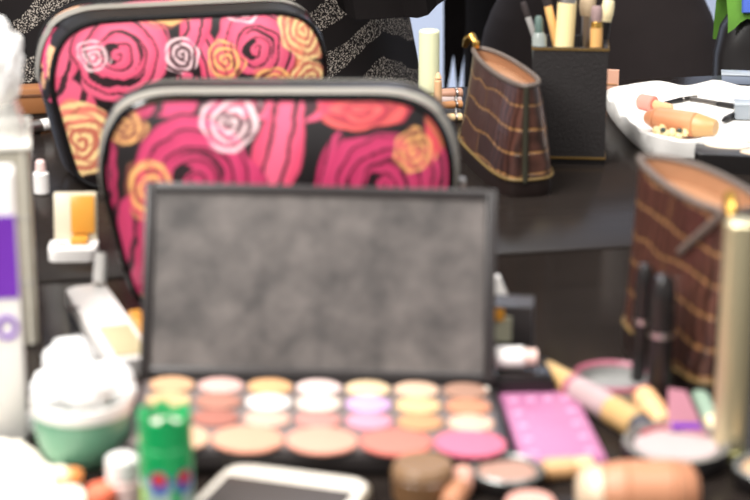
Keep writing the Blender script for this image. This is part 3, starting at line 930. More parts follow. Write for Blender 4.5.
# double ended tube leaning over the jar lid
lying('lip_gloss', 'long gold-ended tube with a clear mauve middle lying beside the pink palette', 'lip gloss', (546, 371), (652, 433),
      [(0, .26, .86, .95, mat('yellow_gold', (204, 168, 112), 0.4, metal=.2), 'cap'), (.26, .31, 1, 1, mat('rose_ring', (160, 88, 106), 0.4), 'ring'),
       (.31, .64, 1.0, 1.05, mat('mauve_clear', (172, 150, 150), 0.3), 'barrel'), (.64, .88, 1.08, 1.08, mat('yellow_gold', (204, 168, 112), 0.4, metal=.2), 'collar'),
       (.88, 1, .95, .75, mat('slate_plastic', (70, 68, 74), 0.4), 'tip')], 0.0068)
# round grey dish with a pink rim
dp = P(614, 381, .010); dR = 41 / scale_at(dp)
dish = thing('round_jar', 'low round grey jar with a thin pink rim behind the gold-ended tube', 'jar', (dp.x, dp.y + 0.004, TZ))
MB().lathe([(0, 0), (dR*.9, 0), (dR*.96, .002), (dR*.98, .010), (dR*.90, .010), (dR*.86, .005), (0, .005)], 48).build('body', mat('grey_jar', (142, 142, 140), 0.3), dish)
MB().lathe([(dR*.98, .0095), (dR*1.01, .0105), (dR*.97, .0125), (dR*.89, .011), (dR*.90, .0095)], 48).build('rim', mat('rose_ring', (160, 88, 106), 0.4), dish)

# mauve box and peach stick
q = [P(668, 387, .012), P(687, 390, .012), P(706, 432, .012), P(668, 428, .012)]
ctr = sum(q, Vector()) / 4
mv = thing('mauve_box', 'dusty mauve slim box lying behind the silver compact', 'box', (ctr.x, ctr.y, TZ))
MB().prism([(v.x - ctr.x, v.y - ctr.y) for v in q][::-1], 0, 0.012, None, 0.001).build('body', mat('dusty_mauve', (170, 116, 130), 0.45), mv)
e = (q[2] + q[3]) / 2 - ctr
MB().box((e.x * .86, e.y * .86, 0.0124), (0.014, 0.006, 0.001), 0, None).build('violet_mark', M_purple, mv, smooth=False)
lying('peach_stick', 'short peach lipstick lying along the mauve box', 'lipstick', (644, 397), (664, 424),
      [(0, .55, 1, 1, M_peach, 'case'), (.55, 1, .9, .8, mat('peach_light', (240, 190, 140), 0.4), 'lipstick')], 0.0062)
# silver compact
sc_, scR = compact('powder_compact', 'round silver-rimmed black compact of white powder at lower right', 676, 443, 53, mat('pewter', (150, 146, 142), .35, metal=.5), mat('powder_white', (176, 160, 160), 0.85), 0.010)
patch_m = mat('rose_print', (196, 76, 92), 0.5)
MB().tube([(scR*.72*math.cos(a), scR*.72*math.sin(a), .0103) for a in [0.5 + i*.12 for i in range(18)]], 0.0009, 6).build('rose_line', patch_m, sc_)
# pale green pencil leaning on the champagne tube's foot
lying('eye_pencil', 'pale green eye pencil lying left of the champagne tube', 'pencil', (714, 428), (692, 377),
      [(0, .12, .5, .95, M_cream, 'tip'), (.12, .8, 1, 1, mat('sage_plastic', (144, 166, 148), 0.4), 'body'), (.8, 1, 1.03, 1.0, mat('sage_white', (184, 194, 184), 0.4), 'cap')], 0.0045)
# champagne tube
ct, cc_, cR, cH = cyl_thing('foundation_tube', 'tall upright champagne metallic tube in front of the right crocodile pouch', 'tube', 718, 752, 466, 219,
    [(0, .06, 1.02, 1.02, mat('olive_gold', (150, 146, 96), .35, metal=.6), 'foot'), (.06, .995, 1, .99, mat('champagne', (206, 194, 158), .36, metal=.7), 'body')])
# two black lip glosses with a pale ring
for (l, r, b, tp, lab) in ((633, 653, 392, 263, 'farther and left of two black round-topped lip glosses'), (648, 674, 408, 274, 'nearer and right of two black round-topped lip glosses')):
    cx = (l + r) / 2; b3 = P(cx, b); s3 = scale_at(b3); R = (r - l) / 2 / s3 * 1.04
    c = Vector((b3.x, b3.y + R, TZ)); H = Q(cx, tp, c.y).z - TZ
    c.x = Q(cx, (b + tp) / 2, c.y).x
    t = thing('black_lip_gloss', lab, 'lip gloss', c, 0, 'black lip glosses')
    MB().lathe([(0, 0), (R*.94, 0), (R*.96, .001), (R*.96, H*.53), (0, H*.53)], 28).build('tube', M_black, t)
    MB().lathe([(0, H*.53), (R, H*.53), (R, H*.57), (0, H*.57)], 28).build('ring', M_silver, t)
    MB().lathe([(0, H*.57), (R*.98, H*.57), (R*.96, H*.84), (R*.86, H*.93), (R*.55, H*.985), (0, H)], 28).build('cap', mat('black_gloss_cap', (30, 27, 27), .25), t)
# black compact on the right border
compact('powder_compact', 'black compact cut by the right border below the champagne tube', 772, 468, 38, mat('grey_rim', (128, 130, 128), 0.3, metal=.4), mat('powder_tan', (180, 150, 120), .85), 0.009)

# ------------------------------------------------------------------ stack behind the palette's right side
b0 = P(520, 404)
t = thing('black_case', 'flat black case at the bottom behind the palette, under the white tube', 'case', (b0.x, b0.y + 0.020, TZ), 0.05)
MB().box((0, 0, 0.006), (0.034, 0.032, 0.012), 0.0015).build('case', M_black, t)
MB().box((0, -0.0002, 0.0125), (0.030, 0.028, 0.001), 0.0003).build('lid', mat('black_gloss_cap', (30, 27, 27), .25), t)
p0 = P(497, 366, .019); p1 = P(540, 372, .019)
tt = thing('white_tube', 'small white tube with a pinkish cap lying on the flat black case', 'tube', (p0.x, b0.y + .016, TZ + 0.0132 + 0.0058), (0, PI/2, 0.02))
Lw = p1.x - p0.x
MB().lathe([(0, 0), (.0056, 0), (.0058, .001), (.0056, Lw * .66), (.0040, Lw * .70), (0, Lw * .70)], 24).build('body', M_white, tt)
MB().lathe([(0, Lw*.70), (.0046, Lw*.70), (.0042, Lw), (0, Lw)], 24).build('cap', mat('pinkish_cap', (222, 190, 180), .4), tt)
b1 = P(512, 370)
bx = thing('black_box', 'small upright black box with pale labels right of the palette lid', 'box', (b1.x, b1.y + 0.016, TZ), -0.12)
hb = Q(505, 310, b1.y).z - TZ
vsx = 0.0135
MB().prism([(-.013, -.010), (.012, -.010), (.012, .010), (-.013, .010)], 0, hb, None, .001).build('body', mat('dark_grey_box', (58, 54, 54), .4), bx)
MB().box((-.004, -.0104, hb * .62), (.010, .0008, hb * .42), 0).build('pale_label', mat('olive_pale', (186, 184, 160), .6), bx, smooth=False)
MB().box((-.006, -.0110, hb * .86), (.006, .0008, hb * .18), 0).build('orange_label', mat('orange_print', (232, 160, 50), .5), bx, smooth=False)
b2_ = P(506, 338)
wz = Q(498, 276, b2_.y + .018).z - TZ
MBw = MB(); MBw.add([(-.010, -.004, 0), (.010, -.004, 0), (.010, .004, 0), (-.010, .004, 0), (-.010, -.003, wz), (-.003, -.003, wz), (-.003, .003, wz), (-.010, .003, wz)],
                    [(3,2,1,0), (4,5,6,7), (0,1,5,4), (1,2,6,5), (2,3,7,6), (3,0,4,7)])
o = MBw.build('white_wedge', M_white, None, False)
tag(o, 'white wedge-shaped sponge standing behind the small black box', 'sponge', (b2_.x + .000, b2_.y + .018, TZ))

# ------------------------------------------------------------------ left side
# white carton with purple panel
b = P(-14, 446); s = scale_at(b + Vector((0, 0, .06)))
wx = 66 / s
cz = Q(0, 176, b.y).z - TZ
cart = thing('white_carton', 'tall white carton with a purple panel cut by the left border', 'carton', (P(-14, 446).x + .0026, b.y + 0.012, TZ), 0.16)
MB().box((0, 0, cz / 2), (wx, 0.020, cz), 0.002).build('box', M_white, cart)
MB().box((0, -.0103, cz * .70), (wx * .97, .0008, cz * .30), 0).build('purple_panel', M_purple, cart, smooth=False)
zz = Q(3, 330, b.y).z - TZ
MB().tube([(wx * .28 + .0042 * math.cos(a), -.0103, zz + .0050 * math.sin(a)) for a in [2*PI*i/24 for i in range(24)]], .0011, 6, closed=True).build('letter', M_purple, cart)
# acrylic box behind it with a tapered clear cup and a tissue puff
b = P(-12, 348); s = scale_at(b + Vector((0, 0, .05)))
aw = 84 / s; az = Q(20, 152, b.y).z - TZ
M_frost = mat('frosted_beige_plastic', (182, 176, 160), 0.3, alpha=0.8)
ac = thing('acrylic_organizer', 'frosted plastic organizer box behind the white carton', 'organizer', (b.x - .001, b.y + 0.035, TZ), 0.17)
MB().box((0, 0, az / 2), (aw, .07, az), 0.002).build('body', M_frost, ac)
for zf in (.33, .66):
    MB().box((0, -.0352, az * zf), (aw * .96, .001, .0012), 0).build('drawer_gap', M_grey, ac, smooth=False)
MB().box((aw/2 - .004, -.0355, az/2), (.0016, .0012, az * .98), 0).build('edge_strip', mat('pale_edge', (214, 208, 194), .3), ac, smooth=False)
MB().box((0, 0, az + .001), (aw + .003, .072, .003), 0.001).build('rim', mat('clear_rim', (224, 220, 210), .2), ac)
cupb = Vector((b.x - .002, b.y + .035, TZ + az + .0026))
ch = Q(20, 95, cupb.y).z - cupb.z
cup = thing('clear_cup', 'clear plastic tub on top of the frosted organizer, stuffed with white tissue', 'tub', cupb, 0.17)
k0, k1 = aw * .48, aw * .36
rr = []
for z_, w_ in ((0, k0), (ch * .3, k0 * .97), (ch, k1)):
    rr.append([Vector((x, y, z_)) for x, y in rrect(2 * w_, .056, .01)])
MB().rings(rr, True, False).build('body', M_clear, cup)
tp_ = Q(-2, 62, cupb.y)
rt = 31 / scale_at(tp_)
mb = MB()
b2 = bmesh.new(); bmesh.ops.create_icosphere(b2, subdivisions=5, radius=1)
for v in b2.verts:
    d = v.co.normalized()
    k = 1 + .22 * noise.noise(d * 2.2 + Vector((1, 4, 0))) + .12 * abs(noise.noise(d * 6 + Vector((0, 4, 3))))
    v.co = Vector((d.x * rt * 1.0 * k, d.y * rt * .8 * k, d.z * rt * 1.5 * k))
mb._merge(b2, None)
o = mb.build('tissue', mat('tissue_paper', (252, 250, 248), .9, sss=.0), None)
tag(o, 'puffed white tissue sticking out of the clear tub at upper left', 'tissue', (tp_.x - .004, cupb.y, max(tp_.z, cupb.z + rt * 1.35)))

# bottom-left white cloth
poly_px = [(-30, 440), (10, 444), (34, 456), (62, 470), (84, 488), (86, 524), (-30, 524)]
pts = [P(x, y, .004) for x, y in poly_px]
c0 = sum(pts, Vector()) / len(pts)
b2 = bmesh.new()
vs = [b2.verts.new((p.x - c0.x, p.y - c0.y, .012)) for p in pts]
fc = b2.faces.new(vs[::-1])
bmesh.ops.triangulate(b2, faces=[fc]); bmesh.ops.subdivide_edges(b2, edges=list(b2.edges), cuts=9, use_grid_fill=True)
for v in b2.verts:
    n_ = noise.noise(Vector((v.co.x * 60, v.co.y * 50, 2))) * .5 + .5
    v.co.z = .006 + .012 * n_ + .004 * abs(noise.noise(Vector((v.co.x * 140, v.co.y * 150, 7))))
ext = bmesh.ops.solidify(b2, geom=list(b2.faces), thickness=.0018)
mb = MB(); mb._merge(b2, None)
o = mb.build('paper_napkin', mat('napkin', (246, 238, 222), .9), None)
mn = min(v.co.z for v in o.data.vertices)
tag(o, 'crumpled cream-white paper napkin in the lower left corner', 'napkin', (c0.x, c0.y, TZ - mn))
cyl_thing('lipstick_pot', 'small red-orange pot at the bottom edge beside the napkin', 'pot', 86, 118, 522, 486,
          [(0, .6, 1, 1, mat('red_orange', (232, 92, 56), .4), 'base'), (.6, 1, 1.0, .96, mat('coral', (240, 116, 84), .4), 'lid')])
lying('lip_crayon', 'short orange crayon lying on the edge of the white napkin', 'crayon', (52, 478), (82, 476),
      [(0, .6, 1, 1, M_cream, 'body'), (.6, 1, 1, .8, mat('orange_tip', (240, 150, 80), .5), 'tip')], .0042, lift=.015)

# white cases with amber inserts at the left feet of the floral bags
def white_case(label, px, yaw, w, l, tilt):
    c = P(px[0], px[1], 0)
    t = thing('white_case', label, 'case', (c.x, c.y, TZ), yaw)
    M0 = Matrix.Translation((0, 0, .0))
    MB().prism(rrect(w, l, .006, 6), 0, .008, M0, .0015).build('tray', M_white, t)
    MB().box((w * .12, l * .12, .0096), (w * .36, l * .5, .004), .001).build('amber_insert', M_amber, t)
    MB().box((-w * .2, -l * .18, .0083), (.009, .0022, .0006), 0, Matrix.Rotation(-.5, 4, 'Z') ).build('dark_mark', M_black, t, smooth=False)
    # raised lid behind
    mb = MB(); mb.box((0, 0, .017), (w * .9, .003, .030), .001, Matrix.Translation((w * .02, l / 2 - .004, .006)) @ Matrix.Rotation(-tilt, 4, 'X'))
    lid_ = mb.build('lid', mat('pale_case_lid', (206, 196, 172), .35), t)
    mb = MB(); mb.box((w * .16, -.0024, .018), (w * .5, .002, .024), .0006, Matrix.Translation((w * .02, l / 2 - .004, .006)) @ Matrix.Rotation(-tilt, 4, 'X'))
    mb.build('amber_pane', M_amber, lid_)
    return t
white_case('open white case with amber insert at the left foot of the rear rose-print bag', (74, 256), 0.04, .030, .026, .22)
# front one: long, pointing towards the palette
a, b = P(87, 303, 0), P(131, 372, 0)
d = (a - b); yw = math.atan2(d.y, d.x) - PI / 2
c = (a + b) / 2
t = thing('white_case', 'long white case with amber edge lying between front rose-print bag and cotton jar', 'case', (c.x, c.y, TZ), yw)
ln = d.length + .012
MB().prism(rrect(.024, ln, .006, 6), 0, .009, None, .002).build('tray', M_white, t)
MB().box((.001, -ln * .27, .0094), (.017, ln * .36, .0016), .0005).build('pale_cover', mat('olive_cream', (196, 184, 146), .4), t)
MB().box((-.004, ln * .22, .0093), (.009, .0026, .0006), 0, Matrix.Rotation(.4, 4, 'Z')).build('dark_mark', M_black, t, smooth=False)
MB().box((.0165, -ln * .20, .006), (.008, ln * .5, .012), .002).build('amber_edge', M_amber, t)
MB().tube([(.008, ln * .47, .010), (.0105, ln * .52, .018), (.012, ln * .54, .026)], [.004, .0042, .0036], 12).build('prong', M_white, t)

# odds behind the organizer
b = P(28, 118); o = thing('tan_case', 'tan leather case standing behind the left end of the rear floral bag', 'case', (b.x, b.y + .02, TZ), .2)
hz = Q(28, 88, b.y + .01).z - TZ
MB().box((0, 0, hz / 2), (.030, .020, hz), .003).build('body', mat('tan_case_leather', (150, 98, 58), .5), o)
MB().box((0, 0, hz * .7), (.0308, .0208, .003), .0005).build('strap', mat('brown_strap', (98, 62, 40), .5), o)
lying('silver_tube', 'small silver tube lying by the foot of the tan case', 'tube', (26, 128), (50, 124),
      [(0, .6, 1, 1, M_silver, 'body'), (.6, 1, .9, .9, M_white, 'cap')], .0056)
cyl_thing('white_bottle', 'small white bottle by the black lower side of the rear floral bag', 'bottle', 33, 49, 196, 160,
          [(0, .66, 1, 1, M_white, 'body'), (.66, 1, .7, .6, M_palepink, 'cap')])
# ------------------------------------------------------------------ behind the front bag
cyl_thing('yellow_tube', 'pale yellow tube standing upright behind the front floral bag', 'tube', 418, 440, 118, 30,
          [(0, .28, 1.0, 1.0, mat('yellow_body', (226, 220, 160), .4), 'body'), (.28, 1, .96, .94, mat('pale_yellow', (236, 238, 196), .4), 'cap')])
cyl_thing('peach_pencil', 'short peach pencil standing against the pale yellow tube', 'pencil', 434, 442, 122, 72,
          [(0, .85, 1, 1, mat('peach_wood', (226, 180, 136), .5), 'body'), (.85, 1, .95, .4, M_peach, 'tip')])
for (y0, y1, rgb, lab, r) in ((94, 93, (188, 140, 116), 'rosewood pencil, farthest of the pencils beside the rear crocodile pouch', .0046),
                           (100, 101, (196, 176, 170), 'pale mauve pencil second from the back beside the rear crocodile pouch', .0036),
                           (106, 104, (226, 158, 104), 'orange pencil in the middle of the pencils beside the rear crocodile pouch', .0034),
                           (112, 113, (34, 28, 28), 'black pencil beside the rear crocodile pouch', .0036),
                           (118, 117, (228, 196, 146), 'cream pencil, nearest of the pencils beside the rear crocodile pouch', .0034)):
    lying('makeup_pencil', lab, 'pencil', (426, y0 + 1), (462, y1), [(0, .8, 1, 1, mat('pencil_%d' % y0, rgb, .4), 'body'), (.8, .86, 1.06, 1.06, M_silver, 'band'), (.86, 1, 1, 1, mat('pencil_%d' % y0, rgb, .4), 'cap')], r, 'pencils beside the rear crocodile pouch')
# pinkish corner right of the holder
b = P(614, 100); o = thing('pink_card', 'small flesh-pink card standing behind the right side of the brush holder', 'card', (b.x, b.y + .012, TZ), -.2)
hz = Q(612, 70, b.y + .012).z - TZ
MB().prism([(-.010, -.003), (.005, -.003), (.005, .003), (-.010, .003)], 0, hz).build('card', mat('flesh_card', (206, 158, 134), .5), o, smooth=False)
MB().box((-.0025, -.0034, hz * .5), (.012, .0006, .0012)).build('line', M_tan, o, smooth=False)

# ------------------------------------------------------------------ white tray at right with its contents
corners = [(607, 112), (645, 150), (690, 156), (770, 158), (795, 106), (690, 97), (616, 99)]
pts = [P(x, y, .004) for x, y in corners]
c0 = sum(pts, Vector()) / len(pts)
def closed_spline(pts, n):
    out = []; m_ = len(pts)
    for i in range(m_):
        a, b, c, d = pts[i-1], pts[i], pts[(i+1) % m_], pts[(i+2) % m_]
        for k in range(n):
            t = k / n
            out.append(0.5 * ((2*b) + (c - a)*t + (2*a - 5*b + 4*c - d)*t*t + (3*b - a - 3*c + d)*t*t*t))
    return out
ol = [p - c0 for p in closed_spline([Vector((p.x, p.y, 0)) for p in pts], 14)]
ol = [Vector((p.x, p.y, 0)) for p in ol]
tray = thing('white_tray', 'white crumpled paper tray holding tools beside the brush holder', 'tray', (c0.x, c0.y, TZ))
def tr(k, z, wob=0.0):
    return [Vector((p.x * k, p.y * k, max(0, z + wob * noise.noise(Vector((p.x * 40, p.y * 40, k)))))) for p in ol]
rr = [tr(.95, .0), tr(.975, .002), tr(.99, .008, .002), tr(1.0, .015, .005), tr(.985, .0165, .005), tr(.96, .0095, .003), tr(.92, .0045, .001), tr(.6, .0035, .001), tr(.2, .003), tr(.02, .003)]
MB().rings(rr, True, True).build('dish', M_paper, tray)
# contents
M_dpeach = mat('deep_peach', (214, 146, 104), .4)
zt = .0035
lying('peach_bottle', 'rounded peach bottle lying in the white paper tray', 'bottle', (646, 117), (716, 128),
      [(0, .16, .55, .9, M_dpeach, 'neck'), (.16, .72, 1, 1.05, M_dpeach, 'body'), (.72, 1, 1.02, .7, mat('brass_cap', (196, 156, 104), .35), 'cap')], .0092, lift=zt + .0015)
lying('pink_puff_stick', 'pink-headed stick lying behind the peach bottle in the tray', 'applicator', (640, 101), (672, 108),
      [(0, .45, 1, 1.1, mat('coral_pink', (232, 150, 136), .6), 'head'), (.45, 1, .6, .5, M_peach, 'handle')], .0062, lift=zt)
o_b = P(672, 138, zt)
bd = thing('beaded_bracelet', 'cream beaded bracelet heaped in front of the peach bottle', 'bracelet', (o_b.x, o_b.y, TZ + zt + .0012))
mb = MB()
for i in range(15):
    a = 2 * PI * i / 15
    mb.lathe([(0, -.0034), (.0024, -.0024), (.0034, 0), (.0024, .0024), (0, .0034)], 14, Matrix.Translation((.0125 * math.cos(a), .0085 * math.sin(a), .0035 + .001 * (i % 3))))
mb.build('beads', mat('cream_bead', (240, 218, 164), .35), bd)
mb = MB()
for (x, y) in ((-.0085, -.0085), (.004, -.0095)):
    mb.lathe([(0, 0), (.0022, .001), (.0024, .003), (0, .0045)], 12, Matrix.Translation((x, y, .005)))
mb.build('dark_gem', mat('dark_green_gem', (52, 66, 60), .15), bd)
lying('tweezers', 'thin black-handled tool lying at the back of the white tray', 'tweezers', (664, 103), (700, 96), [(0, .5, .6, 1, M_black, 'arm'), (.5, 1, 1, .6, mat('steel', (120, 116, 112), .3, metal=1), 'tip')], .0022, lift=zt)
lying('eyelash_tool', 'thin dark steel rod lying across the tray towards the grey box', 'tool', (690, 99), (744, 108), [(0, .5, 1, 1, mat('steel', (120, 116, 112), .3, metal=1), 'rod'), (.5, 1, 1, 1.2, M_black, 'handle')], .0022, lift=zt)
lying('eyeliner_pen', 'black pen lying by the right end of the peach bottle', 'pen', (722, 121), (740, 112), [(0, .2, .4, .9, M_black, 'tip'), (.2, 1, 1, 1, M_black, 'body')], .0026, lift=zt)
b = P(752, 121, zt); o = thing('grey_box', 'small translucent grey box in the tray by the right border', 'box', (b.x, b.y + .008, TZ + zt + .001), -.1)
MB().box((0, 0, .006), (.026, .018, .012), .001).build('body', mat('smoky_plastic', (150, 158, 166), .2, alpha=.85), o)
MB().box((0, 0, .0125), (.027, .019, .0015), .0005).build('lid', mat('smoky_lid', (176, 184, 192), .2), o)
b = P(742, 88, 0); o = thing('clear_box', 'flat bluish clear box behind the white tray in the right corner', 'box', (b.x + .008, b.y + .022, TZ), -.15)
MB().box((0, 0, .004), (.044, .02, .008), .001).build('body', mat('bluish_clear', (140, 150, 168), .2, alpha=.9), o)
MB().box((0, 0, .0085), (.045, .021, .001), .0003).build('lid', mat('smoky_lid', (176, 184, 192), .2), o)
# black compact with pale pans in front of the tray
b = P(738, 174, 0)
cp = thing('contour_palette', 'black palette of pale beige powders in front of the white tray', 'makeup palette', (b.x + .010, b.y + .020, TZ), -.20)
MB().prism(rrect(.076, .046, .006), 0, .014, None, .001).build('case', M_black, cp)
for (x, y, r, c) in ((-.013, .009, .0190, (238, 218, 194)), (.008, -.010, .0135, (236, 208, 180)), (.026, .006, .0100, (230, 196, 164))):
    MB().lathe([(0, .0138), (r, .0138), (r * .96, .0146), (0, .0148)], 32, Matrix.Translation((x, y, 0)), 1.0, .62).build('powder_pan', mat('pan_%d' % c[2], c, .8), cp)

# ------------------------------------------------------------------ people behind the table
def person(label, x, y, facing, clothes, height=1.66):
    """standing figure; facing 0 = towards the table"""
    t = thing('person', label, 'person', (x, y, 0), facing)
    k = height / 1.66
    J, R, E = [], [], []
    def j(p, r):
        J.append((p[0]*k, p[1]*k, p[2]*k)); R.append(r * k); return len(J) - 1
    pel = j((0, 0, .90), .085)
    waist = j((0, 0, 1.05), .085); chest = j((0, .0, 1.24), .10); sh = j((0, .01, 1.36), .085); neck = j((0, 0, 1.43), .048)
    chin = j((0, -.015, 1.48), .058); head = j((0, -.005, 1.55), .082); crown = j((0, .0, 1.62), .06)
    E += [(pel, waist), (waist, chest), (chest, sh), (sh, neck), (neck, chin), (chin, head), (head, crown)]
    nose = j((0, -.095, 1.535), .010); E.append((head, nose))
    for s in (-1, 1):
        hp = j((s*.06, 0, .82), .062); kn = j((s*.06, -.01, .47), .045); an = j((s*.06, .01, .09), .034); toe = j((s*.07, -.13, .03), .030); heel = j((s*.06, .03, .04), .032)
        E += [(pel, hp), (hp, kn), (kn, an), (an, toe), (an, heel)]
        so = j((s*.165, .01, 1.34), .055); el = j((s*.225, .03, 1.08), .040); wr = j((s*.10, -.18, 1.10), .026); pm = j((s*.05, -.22, 1.12), .030)
        E += [(sh, so), (so, el), (el, wr), (wr, pm)]
        for q_ in range(4):
            f1 = j((s*(.035 - .012*q_), -.262, 1.145 - .016*q_), .0095); f2 = j((s*(.012 - .012*q_), -.275, 1.14 - .016*q_), .0085)
            E += [(pm, f1), (f1, f2)]
        th_ = j((s*.055, -.232, 1.158), .010); th2 = j((s*.035, -.25, 1.172), .009); E += [(pm, th_), (th_, th2)]
    me = bpy.data.meshes.new('body'); me.from_pydata(J, E, [])
    ob = bpy.data.objects.new('body', me); COL.objects.link(ob); ob.parent = t
    me.materials.append(M_skin)
    sk = ob.modifiers.new('skin', 'SKIN'); sk.use_smooth_shade = True
    for i, r in enumerate(R): me.skin_vertices[0].data[i].radius = (r, r)
    for i in range(len(R)): me.skin_vertices[0].data[i].use_root = (i == 0)
    sb = ob.modifiers.new('sub', 'SUBSURF'); sb.levels = 2; sb.render_levels = 2
    # hair: a cap that leaves the face open
    b2 = bmesh.new()
    mbh = MB(); mbh.lathe([(0, 1.668), (.035, 1.664), (.065, 1.65), (.080, 1.62), (.086, 1.58), (.088, 1.54), (.085, 1.49), (.078, 1.44), (.066, 1.41)], 48, Matrix.Translation((0, .022, 0)))
    cut = [f for f in mbh.bm.faces if f.calc_center_median().y < .004 + .02 * abs(f.calc_center_median().x) / .1 and f.calc_center_median().z < 1.615]
    bmesh.ops.delete(mbh.bm, geom=cut, context='FACES')
    bmesh.ops.solidify(mbh.bm, geom=list(mbh.bm.faces), thickness=.012)
    bmesh.ops.scale(mbh.bm, vec=(k, k, k), verts=list(mbh.bm.verts))
    mbh.build('hair', M_hair, t)
    b2.free()
    me_ = MB()
    for s_ in (-1, 1):
        me_.lathe([(0, -.009), (.007, -.006), (.010, 0), (.007, .006), (0, .009)], 16, Matrix.Translation((s_ * .030 * k, -.078 * k, 1.560 * k)))
    me_.build('eyes', mat('eye_dark', (60, 44, 36), .2), t)
    MB().tube([(-.022 * k, -.078 * k, 1.500 * k), (0, -.086 * k, 1.498 * k), (.022 * k, -.078 * k, 1.500 * k)], [.003, .006, .003], 10).build('mouth', mat('lip_rose', (176, 84, 84), .4), t)
    for c in clothes:
        c(t)
    return t

def sleeve(s, m, t):
    key = [((s*.06, .01, 1.36), .075), ((s*.14, .012, 1.345), .080), ((s*.195, .02, 1.25), .072), ((s*.228, .03, 1.14), .064), ((s*.235, .02, 1.075), .062), ((s*.20, -.05, 1.075), .056), ((s*.15, -.11, 1.088), .050), ((s*.105, -.17, 1.098), .046)]
    pts, rad = [], []
    for (a, ra), (b, rb) in zip(key, key[1:]):
        for i in range(4):
            f = i / 4
            pts.append(tuple(a[q] + (b[q] - a[q]) * f for q in range(3))); rad.append(ra + (rb - ra) * f)
    pts.append(key[-1][0]); rad.append(key[-1][1])
    MB().tube(pts, rad, 24).build('sleeve', m, t)

def loft(rows, n=72, fold=0.0, nf=9, ph=0.0):
    """rows (z, cx, cy, hx, hy)"""
    rr = []
    for (z, cx, cy, hx, hy) in rows:
        r = []
        for i in range(n):
            a = 2 * PI * i / n
            f = 1 + fold * math.sin(nf * a + ph) * max(0, min(1, (1.1 - z) / .6))
            r.append(Vector((cx + hx * f * math.cos(a), cy + hy * f * math.sin(a), z)))
        rr.append(r)
    return rr
def smooth_rows(rows, m=6):
    out = []
    for a, b in zip(rows, rows[1:]):
        for i in range(m):
            t = i / m
            out.append(tuple(a[q] + (b[q] - a[q]) * t for q in range(5)))
    out.append(rows[-1]); return out

# person in glitter dress: right edge runs from pixel (402,0) to (420,95)
Y1 = 1.97
eR0, eR1 = Q(403, 0, Y1), Q(421, 95, Y1)
x1c = Q(196, 50, Y1).x
x1c -= .03
def half(z):     # half width following the photographed edge
    t_ = (z - eR0.z) / (eR1.z - eR0.z)
    return (eR0.x + (eR1.x - eR0.x) * t_) - x1c
h0 = half(eR0.z); h1 = half(.42)
M_GLIT = mat_glitter(Q(383, 40, Y1).x - x1c)
def dress(t):
    rows = [(.42, 0, 0, h1, .20), (eR1.z, 0, 0, half(eR1.z), .17), (eR0.z, 0, 0, h0, .155), (1.0, 0, 0, .165, .13), (1.08, 0, 0, .15, .125), (1.25, 0, -.005, .18, .145), (1.36, 0, 0, .17, .10), (1.42, 0, 0, .07, .06)]
    MB().rings(loft(smooth_rows(rows), 96, .022, 7), False, False).build('dress', M_GLIT, t)
def sleeves(t):
    for s in (-1, 1):
        sleeve(s, M_cloth_black, t)
def shawl(t):
    # black shawl hanging from the arm: its lower edge is seen at the top of the photograph
    px = [(338, 6), (345, 15), (356, 18), (380, 18), (405, 19), (418, 18), (428, 13), (437, 7), (446, 0), (452, -12)]
    lo = [Q(x, y, Y1 - .025) for x, y in px]
    vs, fs = [], []; n = len(lo); rows = 10
    for i, p in enumerate(lo):
        for r_ in range(rows + 1):
            f = r_ / rows
            xt = .10 + .16 * (i / (n - 1)); zt_ = 1.10
            x = (p.x - x1c) * (1 - f) + xt * f; z = p.z * (1 - f) + zt_ * f
            y = (-.185 + .012 * math.sin(i * 1.9)) * (1 - f) + (-.10) * f
            vs.append((x, y, z))
    w = rows + 1
    for i in range(n - 1):
        for r_ in range(rows):
            fs.append((i*w + r_, (i+1)*w + r_, (i+1)*w + r_ + 1, i*w + r_ + 1))
    mb = MB(); mb.add(vs, fs)
    bmesh.ops.solidify(mb.bm, geom=list(mb.bm.faces), thickness=.004)
    mb.build('shawl', M_cloth_black, t)
person('person standing behind the table in a black dress with glittery zigzag bands', x1c, Y1 + .16, 0, [dress, sleeves, shawl])

